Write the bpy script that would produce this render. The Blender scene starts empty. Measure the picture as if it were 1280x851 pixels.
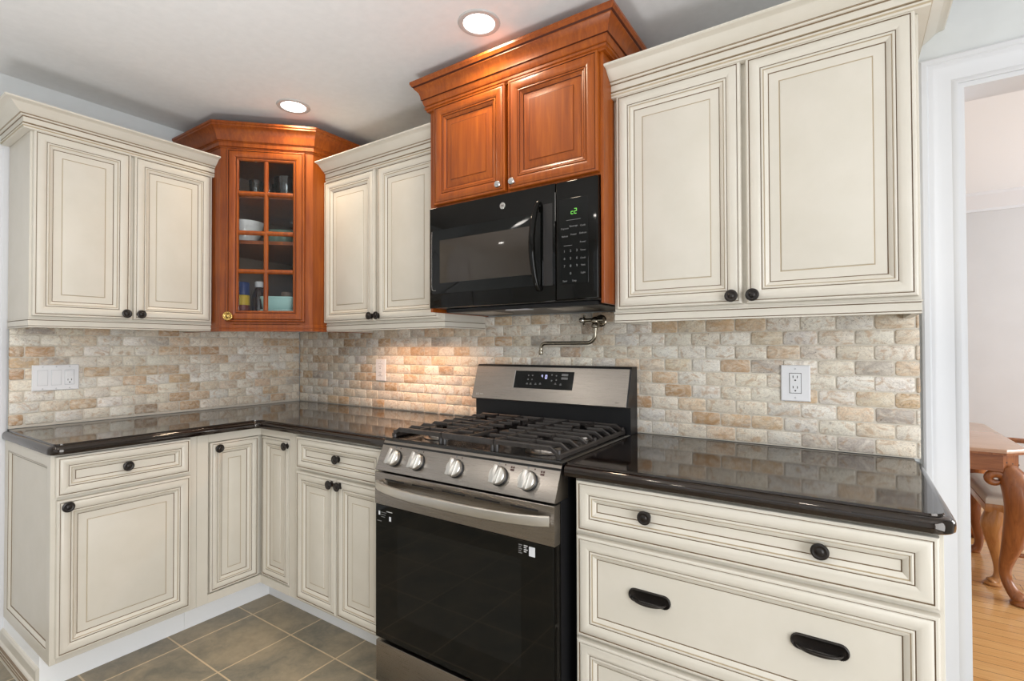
import bpy, bmesh, math, random
from math import sin, cos, pi, sqrt, radians
from mathutils import Matrix, Vector
random.seed(7)
scene = bpy.context.scene
COL = scene.collection
I4 = Matrix.Identity(4)
T = Matrix.Translation
def RZ(d): return Matrix.Rotation(radians(d), 4, 'Z')
def RX(d): return Matrix.Rotation(radians(d), 4, 'X')
def RY(d): return Matrix.Rotation(radians(d), 4, 'Y')

# ------------------------------------------------------------------ materials
def lin(r, g, b):
    f = lambda c: (c/255/12.92) if c <= 10 else ((c/255+.055)/1.055)**2.4
    return (f(r), f(g), f(b), 1)
M = {}
def new(name):
    m = bpy.data.materials.new(name); m.use_nodes = True
    nt = m.node_tree; M[name] = m
    return m, nt, nt.nodes['Principled BSDF']
def simple(name, col, rough=.5, metal=0., coat=0., spec=.5, coat_rough=.08):
    m, nt, b = new(name)
    b.inputs['Base Color'].default_value = col
    b.inputs['Roughness'].default_value = rough
    b.inputs['Metallic'].default_value = metal
    b.inputs['Coat Weight'].default_value = coat
    b.inputs['Coat Roughness'].default_value = coat_rough
    b.inputs['Specular IOR Level'].default_value = spec
    return m
def N(nt, t, **k):
    n = nt.nodes.new(t)
    for a, v in k.items(): setattr(n, a, v)
    return n
def ramp(nt, fac, stops):
    r = N(nt, 'ShaderNodeValToRGB'); e = r.color_ramp.elements
    while len(e) < len(stops): e.new(.5)
    for q, (p, c) in zip(e, stops): q.position = p; q.color = c
    nt.links.new(fac, r.inputs[0]); return r.outputs[0]
def noise(nt, scale=5., detail=4., rough=.5, sc=(1,1,1), dist=0., coord='Object', vec=None):
    mp = N(nt, 'ShaderNodeMapping'); mp.inputs['Scale'].default_value = sc
    if vec is None:
        tc = N(nt, 'ShaderNodeTexCoord'); vec = tc.outputs[coord]
    nt.links.new(vec, mp.inputs[0])
    n = N(nt, 'ShaderNodeTexNoise'); n.inputs['Scale'].default_value = scale
    n.inputs['Detail'].default_value = detail; n.inputs['Roughness'].default_value = rough
    n.inputs['Distortion'].default_value = dist
    nt.links.new(mp.outputs[0], n.inputs['Vector']); return n.outputs['Fac']
def mixc(nt, fac, a, b, mode='MIX'):
    n = N(nt, 'ShaderNodeMix', data_type='RGBA', blend_type=mode)
    for s, v in ((n.inputs[0], fac), (n.inputs[6], a), (n.inputs[7], b)):
        if isinstance(v, (int, float, tuple)): s.default_value = v
        else: nt.links.new(v, s)
    return n.outputs[2]
def bump(nt, b, h, strength=.2, dist=.002):
    n = N(nt, 'ShaderNodeBump'); n.inputs['Strength'].default_value = strength
    n.inputs['Distance'].default_value = dist
    nt.links.new(h, n.inputs['Height']); nt.links.new(n.outputs[0], b.inputs['Normal'])
def noisy(name, c1, c2, scale, rough=.5, sc=(1,1,1), metal=0., coat=0., dist=0., lo=.3, hi=.7, bmp=0., bd=.002, detail=4., spec=.5, coat_rough=.08):
    m = simple(name, c1, rough, metal, coat, spec, coat_rough); nt = m.node_tree; b = nt.nodes['Principled BSDF']
    f = noise(nt, scale, detail, .55, sc, dist)
    nt.links.new(ramp(nt, f, [(lo, c1), (hi, c2)]), b.inputs['Base Color'])
    if bmp: bump(nt, b, f, bmp, bd)
    return m

noisy('cream', lin(211,205,192), lin(216,210,198), 9, .38, bmp=0)
simple('glaze', lin(124,104,80), .5)
simple('glaze_light', lin(180,164,138), .45)
simple('cream_inside', lin(190,175,145), .6)
# cherry wood: long grain stretched along the vertical plus slow figure
m, nt, b = new('cherry')
g1 = noise(nt, 7, 6, .6, (9, 9, .55), .6); g2 = noise(nt, 2.2, 3, .5, (1, 1, .6), 1.2)
c1 = ramp(nt, g1, [(.30, lin(106,44,9)), (.5, lin(138,65,14)), (.72, lin(172,91,22))])
c2 = ramp(nt, g2, [(.3, lin(112,46,10)), (.7, lin(178,94,23))])
nt.links.new(mixc(nt, .45, c1, c2), b.inputs['Base Color'])
b.inputs['Roughness'].default_value = .38; b.inputs['Specular IOR Level'].default_value = .4; b.inputs['Coat Weight'].default_value = .12; b.inputs['Coat Roughness'].default_value = .16
simple('cherry_groove', lin(74,28,9), .45)  # dark cherry for grooves; on the microwave cabinet crown it paints in shade
noisy('cabinet_interior', lin(124,104,88), lin(134,112,94), 6, .6)
# polished granite
m, nt, b = new('granite')
f = noise(nt, 260, 3, .6); f2 = noise(nt, 40, 3, .6)
c = ramp(nt, f, [(.35, lin(14,10,9)), (.52, lin(22,15,12)), (.66, lin(48,34,27)), (.8, lin(84,66,54))])
nt.links.new(mixc(nt, .35, c, ramp(nt, f2, [(.35, lin(12,9,8)), (.7, lin(34,23,18))])), b.inputs['Base Color'])
b.inputs['Roughness'].default_value = .06; b.inputs['IOR'].default_value = 1.62; b.inputs['Specular Tint'].default_value = (1,.93,.86,1)
# brushed stainless: fine streaks along the width
m, nt, b = new('steel')
f = noise(nt, 90, 3, .6, (.12, 14, 14))
nt.links.new(ramp(nt, f, [(.2, lin(150,144,138)), (.8, lin(160,153,146))]), b.inputs['Base Color'])
b.inputs['Metallic'].default_value = 1
r = N(nt, 'ShaderNodeMapRange'); r.inputs[3].default_value = .25; r.inputs[4].default_value = .31
nt.links.new(f, r.inputs[0]); nt.links.new(r.outputs[0], b.inputs['Roughness'])
simple('steel_bright', lin(208,206,204), .2, 1)
simple('steel_satin', lin(214,211,206), .32, 1)
simple('chrome', lin(214,212,208), .1, 1)
noisy('nickel', lin(150,142,128), lin(176,168,152), 30, .26, metal=1)
simple('black_gloss', lin(13,12,10), .05, 0, 0, .2)
simple('black_glass', lin(11,12,11), .04, 0, 0, .3)
simple('window_glass', lin(56,50,44), .06, 0, 0, .4)
simple('oven_glass', lin(20,21,20), .04, 0, 0, .3)
simple('black_enamel', lin(20,19,19), .22, 0, .2)
simple('black_satin', lin(24,24,26), .38)
noisy('cast_iron', lin(34,31,30), lin(52,46,43), 60, .42, spec=.6)
noisy('bronze', lin(28,24,22), lin(46,40,36), 40, .36, metal=.3)
simple('brass', lin(196,164,98), .26, 1)
noisy('ceiling_paint', lin(226,226,226), lin(231,231,231), 30, .8, bmp=.12, bd=.004, detail=6)
noisy('wall_paint', lin(214,217,217), lin(219,222,222), 12, .6)
noisy('dining_paint', lin(204,203,203), lin(208,207,207), 4, .7)
simple('dining_ceiling_paint', lin(244,246,248), .8)
simple('white_trim', lin(220,221,224), .32)
simple('lamp_trim', lin(186,184,182), .4)
simple('toe_paint_lightened', lin(248,249,250), .45)  # whiter toe-kick paint, lightened further to offset the shade of the recess
simple('white_plastic', lin(238,238,240), .3)
simple('white_plastic_shade', lin(205,206,208), .35)
simple('slot', lin(30,28,28), .6)
simple('white_ceramic', lin(242,241,238), .18, 0, .3)
simple('turquoise_ceramic', lin(168,208,202), .2, 0, .3)
simple('green_glassware', lin(120,146,130), .12, 0, .4)
simple('brown_bottle', lin(52,28,22), .15, 0, .4)
simple('yellow_label', lin(226,188,46), .4); simple('blue_label', lin(42,62,120), .35)
simple('red_label', lin(128,42,30), .4); simple('tan_jar', lin(150,124,104), .4)
simple('print_white', lin(196,196,196), .5); simple('print_grey', lin(120,120,120), .5)
simple('print_dark', lin(70,44,38), .5); simple('sticker', lin(216,218,222), .5)
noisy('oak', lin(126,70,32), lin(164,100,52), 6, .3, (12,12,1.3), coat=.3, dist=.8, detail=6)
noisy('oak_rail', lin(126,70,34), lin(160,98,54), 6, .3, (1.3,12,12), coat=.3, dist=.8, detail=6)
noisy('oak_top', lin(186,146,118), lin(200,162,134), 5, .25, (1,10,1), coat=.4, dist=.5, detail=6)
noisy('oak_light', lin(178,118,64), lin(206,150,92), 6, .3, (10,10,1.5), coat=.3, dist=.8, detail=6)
simple('upholstery', lin(226,217,204), .85)
def emis(name, col, st):
    m, nt, b = new(name); b.inputs['Base Color'].default_value = (0,0,0,1)
    b.inputs['Emission Color'].default_value = col; b.inputs['Emission Strength'].default_value = st
emis('lamp_lens', (1,.98,.95,1), 5); emis('led_green', (.25,.9,.12,1), 1.0); emis('led_blue', (.62,.62,1,1), 1.3)
# clear glass (cheap: mostly see-through with a fresnel sheen)
def clear(name, tint, ior=1.5, amt=1.):
    m, nt, b = new(name); out = nt.nodes['Material Output']
    tr = N(nt, 'ShaderNodeBsdfTransparent'); tr.inputs[0].default_value = tint
    gl = N(nt, 'ShaderNodeBsdfGlossy'); gl.inputs['Roughness'].default_value = .02
    fr = N(nt, 'ShaderNodeFresnel'); fr.inputs[0].default_value = ior
    mx = N(nt, 'ShaderNodeMixShader')
    nt.links.new(fr.outputs[0], mx.inputs[0]); nt.links.new(tr.outputs[0], mx.inputs[1]); nt.links.new(gl.outputs[0], mx.inputs[2])
    nt.links.new(mx.outputs[0], out.inputs[0])
clear('pane', (.95,.96,.96,1), 1.3); clear('glassware', (.96,.97,.97,1), 1.7); clear('glassware_green', (.62,.76,.69,1), 1.7)
# travertine: tint per tile (mesh attribute, alpha = random seed), veins and pits
m, nt, b = new('travertine')
at = N(nt, 'ShaderNodeAttribute', attribute_name='tint'); tc = N(nt, 'ShaderNodeTexCoord')
cm = N(nt, 'ShaderNodeCombineXYZ')
for i in range(3): nt.links.new(at.outputs['Alpha'], cm.inputs[i])
vm = N(nt, 'ShaderNodeVectorMath', operation='MULTIPLY_ADD'); vm.inputs[1].default_value = (37, 53, 71)
nt.links.new(cm.outputs[0], vm.inputs[0]); nt.links.new(tc.outputs['Object'], vm.inputs[2])
v = vm.outputs[0]
n1 = noise(nt, 20, 5, .6, (1, 1, 1.6), 1.6, vec=v); n2 = noise(nt, 130, 4, .7, vec=v); n3 = noise(nt, 24, 6, .7, (1, 1, 1.5), 3., vec=v)
n4 = noise(nt, 13, 4, .6, (1, 1, 1.4), 1.2, vec=v); n5 = noise(nt, 17, 4, .6, (1, 1, 1.4), 2., vec=v); n6 = noise(nt, 9, 2, .5, vec=v)
c = mixc(nt, ramp(nt, n1, [(.40, (0,0,0,1)), (.62, (.6,.6,.6,1))]), at.outputs['Color'], lin(242,234,218))
c = mixc(nt, ramp(nt, n4, [(.52, (0,0,0,1)), (.72, (.62,.62,.62,1))]), c, lin(186,176,166))
c = mixc(nt, ramp(nt, n5, [(.52, (0,0,0,1)), (.66, (.6,.6,.6,1))]), c, lin(196,160,122))
c = mixc(nt, ramp(nt, n3, [(.50, (0,0,0,1)), (.53, (.42,.42,.42,1)), (.56, (0,0,0,1))]), c, lin(116,98,86))
pit = N(nt, 'ShaderNodeMath', operation='MULTIPLY')
nt.links.new(ramp(nt, n2, [(.57, (0,0,0,1)), (.70, (1,1,1,1))]), pit.inputs[0]); nt.links.new(ramp(nt, n6, [(.44, (.06,.06,.06,1)), (.64, (.75,.75,.75,1))]), pit.inputs[1])
c = mixc(nt, pit.outputs[0], c, lin(112,94,78))
nt.links.new(c, b.inputs['Base Color']); b.inputs['Roughness'].default_value = .5
bump(nt, b, n2, .35, .0015)
noisy('grout', lin(210,202,188), lin(218,210,197), 80, .8)
# slate-look floor tile
m, nt, b = new('floor_tile')
tc = N(nt, 'ShaderNodeTexCoord')
br = N(nt, 'ShaderNodeTexBrick', offset=0., squash=1.)
mp = N(nt, 'ShaderNodeMapping'); mp.inputs['Location'].default_value = (-.007, .0355, 0)
nt.links.new(tc.outputs['Object'], mp.inputs[0]); nt.links.new(mp.outputs[0], br.inputs['Vector'])
br.inputs['Scale'].default_value = 1; br.inputs['Mortar Size'].default_value = .0036; br.inputs['Mortar Smooth'].default_value = .2
br.inputs['Brick Width'].default_value = .3065; br.inputs['Row Height'].default_value = .3065
br.inputs['Color1'].default_value = (.25,.25,.25,1); br.inputs['Color2'].default_value = (.75,.75,.75,1)
a = noise(nt, 4.5, 6, .62, dist=.6); d = noise(nt, 22, 6, .7, dist=1.)
c = ramp(nt, a, [(.34, lin(98,100,92)), (.47, lin(148,138,118)), (.6, lin(184,166,136))])
c = mixc(nt, .4, c, ramp(nt, d, [(.3, lin(98,99,90)), (.7, lin(182,166,142))]))
c = mixc(nt, .35, c, mixc(nt, br.outputs['Color'], lin(84,86,80), lin(140,128,108)))
c = mixc(nt, br.outputs['Fac'], c, lin(206,184,150))
nt.links.new(c, b.inputs['Base Color']); b.inputs['Roughness'].default_value = .42
inv = N(nt, 'ShaderNodeMath', operation='SUBTRACT'); inv.inputs[0].default_value = 1; nt.links.new(br.outputs['Fac'], inv.inputs[1])
bump(nt, b, inv.outputs[0], .5, .002)
# strip oak floor, boards along x
m, nt, b = new('wood_floor')
tc = N(nt, 'ShaderNodeTexCoord'); br = N(nt, 'ShaderNodeTexBrick', offset=.37, squash=1.)
nt.links.new(tc.outputs['Object'], br.inputs['Vector'])
br.inputs['Scale'].default_value = 1; br.inputs['Mortar Size'].default_value = .0012; br.inputs['Brick Width'].default_value = .8; br.inputs['Row Height'].default_value = .07
br.inputs['Color1'].default_value = (.1,.1,.1,1); br.inputs['Color2'].default_value = (.9,.9,.9,1)
c = mixc(nt, br.outputs['Color'], lin(200,142,82), lin(228,180,120))
g = noise(nt, 6, 5, .6, (1.2, 22, 1), .5)
c = mixc(nt, .4, c, ramp(nt, g, [(.3, lin(188,126,70)), (.7, lin(234,188,130))]))
k = noise(nt, 9, 2, .5, (1, 3.5, 1)); c = mixc(nt, ramp(nt, k, [(.72, (0,0,0,1)), (.78, (.7,.7,.7,1))]), c, lin(92,52,26))
c = mixc(nt, br.outputs['Fac'], c, lin(96,58,30))
nt.links.new(c, b.inputs['Base Color']); b.inputs['Roughness'].default_value = .2; b.inputs['Coat Weight'].default_value = .3

# ------------------------------------------------------------------ mesh builder
class MB:
    def __init__(s): s.v = []; s.f = []; s.m = []; s.mats = []; s.X = I4.copy(); s.tint = None
    def mi(s, name):
        if name not in s.mats: s.mats.append(name)
        return s.mats.index(name)
    def add(s, vs, fs, mat):
        o = len(s.v); s.v += [s.X @ Vector(p) for p in vs]
        mats = mat if isinstance(mat, list) else [mat]*len(fs)
        for f, q in zip(fs, mats): s.f.append([o+i for i in f]); s.m.append(s.mi(q))
        return s
    def box(s, x0, x1, y0, y1, z0, z1, mat, bev=0., seg=2):
        if bev <= 0:
            vs = [(x,y,z) for z in (z0,z1) for y in (y0,y1) for x in (x0,x1)]
            return s.add(vs, [(0,2,3,1),(4,5,7,6),(0,1,5,4),(1,3,7,5),(3,2,6,7),(2,0,4,6)], mat)
        bm = bmesh.new(); bmesh.ops.create_cube(bm, size=1)
        for p in bm.verts: p.co = Vector(((x0+x1)/2+p.co.x*(x1-x0), (y0+y1)/2+p.co.y*(y1-y0), (z0+z1)/2+p.co.z*(z1-z0)))
        bmesh.ops.bevel(bm, geom=list(bm.edges), offset=bev, segments=seg, profile=.5, affect='EDGES')
        bm.verts.index_update()
        s.add([tuple(p.co) for p in bm.verts], [[q.index for q in f.verts] for f in bm.faces], mat); bm.free(); return s
    def rings(s, x0, x1, z0, z1, yb, rings, cap=True, back=True, capmat=None, close=False):
        vs = []; fs = []; mats = []
        for (d, h, mt) in rings:
            vs += [(x0+d, yb-h, z0+d), (x1-d, yb-h, z0+d), (x1-d, yb-h, z1-d), (x0+d, yb-h, z1-d)]
        n = len(rings)
        for i in range(1, n + (1 if close else 0)):
            a = 4*(i-1); c = 4*(i % n)
            for k in range(4):
                l = (k+1) % 4; fs.append((a+k, a+l, c+l, c+k)); mats.append(rings[i % n][2])
        if cap: q = 4*(n-1); fs.append((q, q+1, q+2, q+3)); mats.append(capmat or rings[-1][2])
        if back and not close: fs.append((3, 2, 1, 0)); mats.append(rings[0][2])
        return s.add(vs, fs, mats)
    def lathe(s, prof, o, axis, mat, seg=24, sx=1., sy=1.):
        ax = Vector(axis).normalized(); t = Vector((0,0,1)) if abs(ax.z) < .9 else Vector((1,0,0))
        u = ax.cross(t).normalized(); w = ax.cross(u); o = Vector(o)
        vs = []; fs = []; n = len(prof); mats = []
        for (r, h) in prof:
            for k in range(seg):
                a = 2*pi*k/seg; vs.append(o + ax*h + u*(r*cos(a)*sx) + w*(r*sin(a)*sy))
        for i in range(n-1):
            for k in range(seg):
                l = (k+1) % seg; fs.append((i*seg+k, i*seg+l, (i+1)*seg+l, (i+1)*seg+k))
        if prof[0][0] > 1e-6: fs.append(tuple(range(seg))[::-1])
        if prof[-1][0] > 1e-6: fs.append(tuple((n-1)*seg+k for k in range(seg)))
        return s.add(vs, fs, mat)
    def tube(s, pts, rad, mat, seg=12, flat=1.):
        pts = [Vector(p) for p in pts]; n = len(pts)
        rad = rad if isinstance(rad, (list, tuple)) else [rad]*n
        vs = []; fs = []; up = None
        for i in range(n):
            d = (pts[min(i+1, n-1)]-pts[max(i-1, 0)]).normalized()
            if up is None:
                up = Vector((0,0,1)) if abs(d.z) < .9 else Vector((0,1,0))
            a = d.cross(up).normalized(); up = a.cross(d).normalized()
            for k in range(seg):
                t = 2*pi*k/seg; vs.append(pts[i] + a*(rad[i]*cos(t)) + up*(rad[i]*sin(t)*flat))
        for i in range(n-1):
            for k in range(seg):
                l = (k+1) % seg; fs.append((i*seg+k, i*seg+l, (i+1)*seg+l, (i+1)*seg+k))
        fs.append(tuple(range(seg))[::-1]); fs.append(tuple((n-1)*seg+k for k in range(seg)))
        return s.add(vs, fs, mat)
    def sweep(s, path, prof, mats, closed_prof=True):
        """prof (d, z): d is outward, to the right of travel along path (x, y)."""
        P = [Vector(p) for p in path]; n = len(P); k = len(prof); vs = []; fs = []; mm = []
        for i in range(n):
            ds = []
            if i > 0: ds.append((P[i]-P[i-1]).normalized())
            if i < n-1: ds.append((P[i+1]-P[i]).normalized())
            ns = [Vector((d.y, -d.x)) for d in ds]
            nn = (ns[0]+ns[-1]).normalized(); sc = 1/max(.2, nn.dot(ns[0]))
            for (d, z) in prof: vs.append((P[i].x+nn.x*d*sc, P[i].y+nn.y*d*sc, z))
        rng = k if closed_prof else k-1
        for i in range(n-1):
            for j in range(rng):
                l = (j+1) % k; fs.append((i*k+j, (i+1)*k+j, (i+1)*k+l, i*k+l))
                mm.append(mats if isinstance(mats, str) else mats[j])
        m0 = mats if isinstance(mats, str) else mats[-1]
        if closed_prof: fs += [tuple(range(k)), tuple(reversed([(n-1)*k+j for j in range(k)]))]; mm += [m0, m0]
        return s.add(vs, fs, mm)
    def prism(s, poly, z0, z1, mat):
        n = len(poly); vs = [(x,y,z0) for x,y in poly]+[(x,y,z1) for x,y in poly]
        return s.add(vs, [tuple(range(n))[::-1], tuple(range(n, 2*n))]+[(i,(i+1)%n,n+(i+1)%n,n+i) for i in range(n)], mat)
    def extr(s, poly, x0, x1, mat):       # poly in (y, z), extruded along x
        n = len(poly); vs = [(x0,y,z) for y,z in poly]+[(x1,y,z) for y,z in poly]
        return s.add(vs, [tuple(range(n))[::-1], tuple(range(n, 2*n))]+[(i,(i+1)%n,n+(i+1)%n,n+i) for i in range(n)], mat)
    def ball(s, c, r, mat, seg=16, rg=10):
        return s.lathe([(r*sin(pi*i/rg) if 0 < i < rg else 0., -r*cos(pi*i/rg)) for i in range(rg+1)], c, (0,0,1), mat, seg)
    def text(s, body, size, mat, align='CENTER'):
        """lettering in the xz plane facing -y, baseline centred at the current transform"""
        cu = bpy.data.curves.new('t', 'FONT'); cu.body = body; cu.size = size; cu.align_x = align; cu.align_y = 'CENTER'
        cu.extrude = .0002; cu.resolution_u = 2
        ob = bpy.data.objects.new('t', cu); COL.objects.link(ob)
        dg = bpy.context.evaluated_depsgraph_get(); me = bpy.data.meshes.new_from_object(ob.evaluated_get(dg))
        R = RX(90)
        s.add([tuple(R @ q.co) for q in me.vertices], [list(p.vertices) for p in me.polygons], mat)
        bpy.data.objects.remove(ob); bpy.data.curves.remove(cu); bpy.data.meshes.remove(me); return s
    def build(s, name, parent=None, smooth=True, angle=32, norm=True):
        me = bpy.data.meshes.new(name); me.from_pydata([tuple(p) for p in s.v], [], s.f)
        for q in s.mats: me.materials.append(M[q])
        me.polygons.foreach_set('material_index', s.m)
        if norm:
            bm = bmesh.new(); bm.from_mesh(me)
            bmesh.ops.recalc_face_normals(bm, faces=bm.faces); bm.to_mesh(me); bm.free()
        if smooth:
            me.polygons.foreach_set('use_smooth', [True]*len(me.polygons)); me.set_sharp_from_angle(angle=radians(angle))
        me.update()
        o = bpy.data.objects.new(name, me); COL.objects.link(o)
        if parent is not None: o.parent = parent
        return o
def tag(o, label, cat, group=None, kind=None):
    if label: o['label'] = label
    if cat: o['category'] = cat
    if group: o['group'] = group
    if kind: o['kind'] = kind
    return o
def thing(name, label, cat, loc=(0,0,0), rz=0, group=None):
    o = bpy.data.objects.new(name, None); COL.objects.link(o); o.empty_display_size = .05
    o.location = loc; o.rotation_euler = (0,0,radians(rz)); return tag(o, label, cat, group)
def struct(name, mb, label=None, cat=None, **k):
    o = mb.build(name, **k); o['kind'] = 'structure'
    tag(o, label, cat); return o

# ------------------------------------------------------------------ the room
WX, WY, CZ = -.01, .01, 2.427           # painted wall planes and the ceiling
RX1, RY1 = 4.9, -4.4                     # kitchen extents (right, behind the camera)
DX0, DX1, DZ = 3.2465, 4.15, 2.03        # doorway to the dining room
DY = 3.45                                # far dining wall
mb = MB(); mb.box(WX-.1, RX1+.1, RY1-.1, .005, -.05, 0, 'floor_tile'); struct('floor_kitchen', mb, 'grey slate-look tile floor of the kitchen', 'floor')
mb = MB(); mb.box(WX-.1, RX1+.1, RY1-.1, WY+.12, CZ, CZ+.08, 'ceiling_paint'); struct('ceiling_kitchen', mb, 'off-white painted kitchen ceiling', 'ceiling')
# left wall
LD0, LD1 = -2.28, -1.46                  # door beside the left cabinets
mb = MB(); mb.box(WX-.1, WX, RY1-.1, LD0, 0, CZ, 'wall_paint'); mb.box(WX-.1, WX, LD1, WY+.12, 0, CZ, 'wall_paint'); mb.box(WX-.1, WX, LD0, LD1, 2.03, CZ, 'wall_paint')
struct('wall_left', mb, 'pale grey wall behind the left-hand cabinets', 'wall')
mb = MB(); mb.X = T((WX-.04, LD0, 0)) @ RZ(90)
mb.box(.004, .816, -.0, .035, .006, 2.026, 'white_trim')
for a, b_ in ((.11,.38), (.44,.71)):
    for c, d in ((.25,.85), (1.0,1.85)): mb.rings(a, b_, c, d, 0, [(0,.0,'white_trim'),(.01,.006,'white_trim'),(.03,.001,'white_trim'),(.05,.006,'white_trim')], back=False)
struct('door_1', mb, 'white panelled door in the left wall', 'door')
CAS = [(0,0),(0,.012),(.006,.016),(.018,.016),(.022,.012),(.030,.012),(.036,.009),(.075,.007),(.082,.011),(.0905,.011),(.0905,0)]
def casing(mb, x0, x1, z1, y, k=1.):     # outer edges x0/x1, outer top z1, on a wall facing -y
    n = len(CAS); vs = []; fs = []
    for (cx, cz, sx) in ((x0, 0, 1), (x0, z1, 1), (x1, z1, -1), (x1, 0, -1)):
        for (d, h) in CAS: vs.append((cx+sx*d, y-h*k, cz-(d if cz else 0)))
    for i in range(3):
        for j in range(n): l = (j+1) % n; fs.append((i*n+j, (i+1)*n+j, (i+1)*n+l, i*n+l))
    fs += [tuple(range(n)), tuple(range(3*n, 4*n))]
    mb.add(vs, fs, 'white_trim')
mb = MB(); mb.X = T((WX, 0, 0)) @ RZ(90); casing(mb, LD0-.0905, -1.3695, 2.12, 0, .86); struct('trim_1', mb, 'white door casing at the left edge', 'trim')
# back wall with the doorway
mb = MB(); mb.box(WX, DX0, WY, WY+.11, 0, CZ, 'wall_paint'); mb.box(DX1, RX1+.1, WY, WY+.11, 0, CZ, 'wall_paint'); mb.box(DX0, DX1, WY, WY+.11, DZ, CZ, 'wall_paint')
struct('wall_back', mb, 'pale grey wall behind the range and cabinets', 'wall')
mb = MB(); casing(mb, DX0-.0905, DX1+.0905, DZ+.0905, WY); struct('trim_2', mb, 'white moulded casing around the dining room doorway', 'trim')
mb = MB(); mb.box(DX0, DX0+.014, WY-.005, WY+.115, 0, DZ, 'white_trim'); mb.box(DX1-.014, DX1, WY-.005, WY+.115, 0, DZ, 'white_trim'); mb.box(DX0+.014, DX1-.014, WY-.005, WY+.115, DZ-.014, DZ, 'white_trim')
struct('trim_3', mb, 'white jamb lining of the dining room doorway', 'trim')
mb = MB(); mb.X = T((DX0+DX1, WY+.11, 0)) @ RZ(180); casing(mb, DX0-.0905, DX1+.0905, DZ+.0905, 0); struct('trim_4', mb, 'white casing on the dining side of the doorway', 'trim')
mb = MB(); mb.box(DX0+.014, DX1-.014, .005, .125, -.05, .006, 'oak_light'); struct('trim_5', mb, 'oak threshold under the doorway', 'trim')
# right wall and the wall behind the camera (with windows)
def holed_wall(mb, a0, a1, z1, holes, mat, th=.1):   # in xz plane facing -y at y=0
    xs = sorted({a0, a1, *[h[0] for h in holes], *[h[1] for h in holes]})
    for x0, x1 in zip(xs, xs[1:]):
        hh = sorted([(h[2], h[3]) for h in holes if h[0] <= x0 and h[1] >= x1]); z = 0
        for (c, d) in hh: mb.box(x0, x1, 0, th, z, c, mat); z = d
        mb.box(x0, x1, 0, th, z, z1, mat)
def window(name, mbX, x0, x1, z0, z1, label):
    mb = MB(); mb.X = mbX; w = .06
    mb.box(x0, x0+w, .0, .08, z0, z1, 'white_trim'); mb.box(x1-w, x1, .0, .08, z0, z1, 'white_trim'); mb.box(x0+w, x1-w, .0, .08, z0, z0+w, 'white_trim'); mb.box(x0+w, x1-w, .0, .08, z1-w, z1, 'white_trim')
    zc = (z0+z1)/2; mb.box(x0+w, x1-w, .02, .06, zc-.025, zc+.025, 'white_trim'); xc = (x0+x1)/2; mb.box(xc-.03, xc+.03, .02, .06, z0+w, z1-w, 'white_trim')
    mb.box(x0+w, x1-w, .038, .042, z0+w, z1-w, 'pane')
    mb.box(x0-.09, x1+.09, -.015, 0, z1, z1+.09, 'white_trim'); mb.box(x0-.09, x0, -.015, 0, z0, z1, 'white_trim'); mb.box(x1, x1+.09, -.015, 0, z0, z1, 'white_trim'); mb.box(x0-.09, x1+.09, -.05, 0, z0-.03, z0, 'white_trim')
    return struct(name, mb, label, 'window')
XF = T((RX1, RY1, 0)) @ RZ(180)          # facing +y : local x runs from the right corner
mb = MB(); mb.X = XF; holed_wall(mb, 0, RX1-WX, CZ, [(.9, 3.5, .95, 2.15)], 'wall_paint'); struct('wall_front', mb, 'pale grey wall behind the camera', 'wall')
window('window_1', XF, .9, 3.5, .95, 2.15, 'white framed window behind the camera')
XR = T((RX1, WY, 0)) @ RZ(-90)
mb = MB(); mb.X = XR; holed_wall(mb, 0, WY-RY1, CZ, [(1.2, 3.4, .06, 2.12)], 'wall_paint'); struct('wall_right', mb, 'pale grey wall right of the camera', 'wall')
window('window_2', XR, 1.2, 3.4, .06, 2.12, 'white framed glass patio door added unseen right of the camera for low light')  # unseen opening, run down to the floor to bring in low side light
# dining room
DXL, DXR = 1.6, 6.2
mb = MB(); mb.box(DXL, DXR, .005, DY, -.05, 0, 'wood_floor'); struct('floor_dining', mb, 'honey oak strip floor of the dining room', 'floor')
mb = MB(); mb.box(DXL, DXR, WY+.11, DY, 2.46, 2.54, 'dining_ceiling_paint'); struct('ceiling_dining', mb, 'white ceiling of the dining room', 'ceiling')
mb = MB(); mb.box(DXL, DXR, DY, DY+.1, 0, 2.46, 'dining_paint'); struct('wall_dining', mb, 'pale pinkish-grey far wall of the dining room', 'wall')
mb = MB(); mb.box(DXL-.1, DXL, WY+.11, DY+.1, 0, 2.46, 'dining_paint'); struct('wall_dining_left', mb, 'left wall of the dining room', 'wall')
XD = T((DXR, DY, 0)) @ RZ(-90)
mb = MB(); mb.X = XD; holed_wall(mb, 0, DY-WY-.11, 2.46, [(.6, 2.7, .7, 2.15)], 'dining_paint'); struct('wall_dining_right', mb, 'window wall of the dining room', 'wall')
window('window_3', XD, .6, 2.7, .7, 2.15, 'white framed window of the dining room')
mb = MB(); mb.sweep([(DXL, DY), (DXR, DY)], [(0,2.325),(.012,2.325),(.014,2.345),(.03,2.36),(.06,2.41),(.085,2.43),(.095,2.445),(.1,2.46),(0,2.46)], 'white_trim'); struct('trim_6', mb, 'white crown moulding along the dining room ceiling', 'trim')
mb = MB(); mb.sweep([(DXL, DY), (DXR, DY)], [(0,0),(.016,0),(.016,.11),(.01,.13),(.006,.14),(0,.14)], 'white_trim'); struct('baseboard_dining', mb, 'white baseboard of the far dining room wall', 'baseboard')

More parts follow.
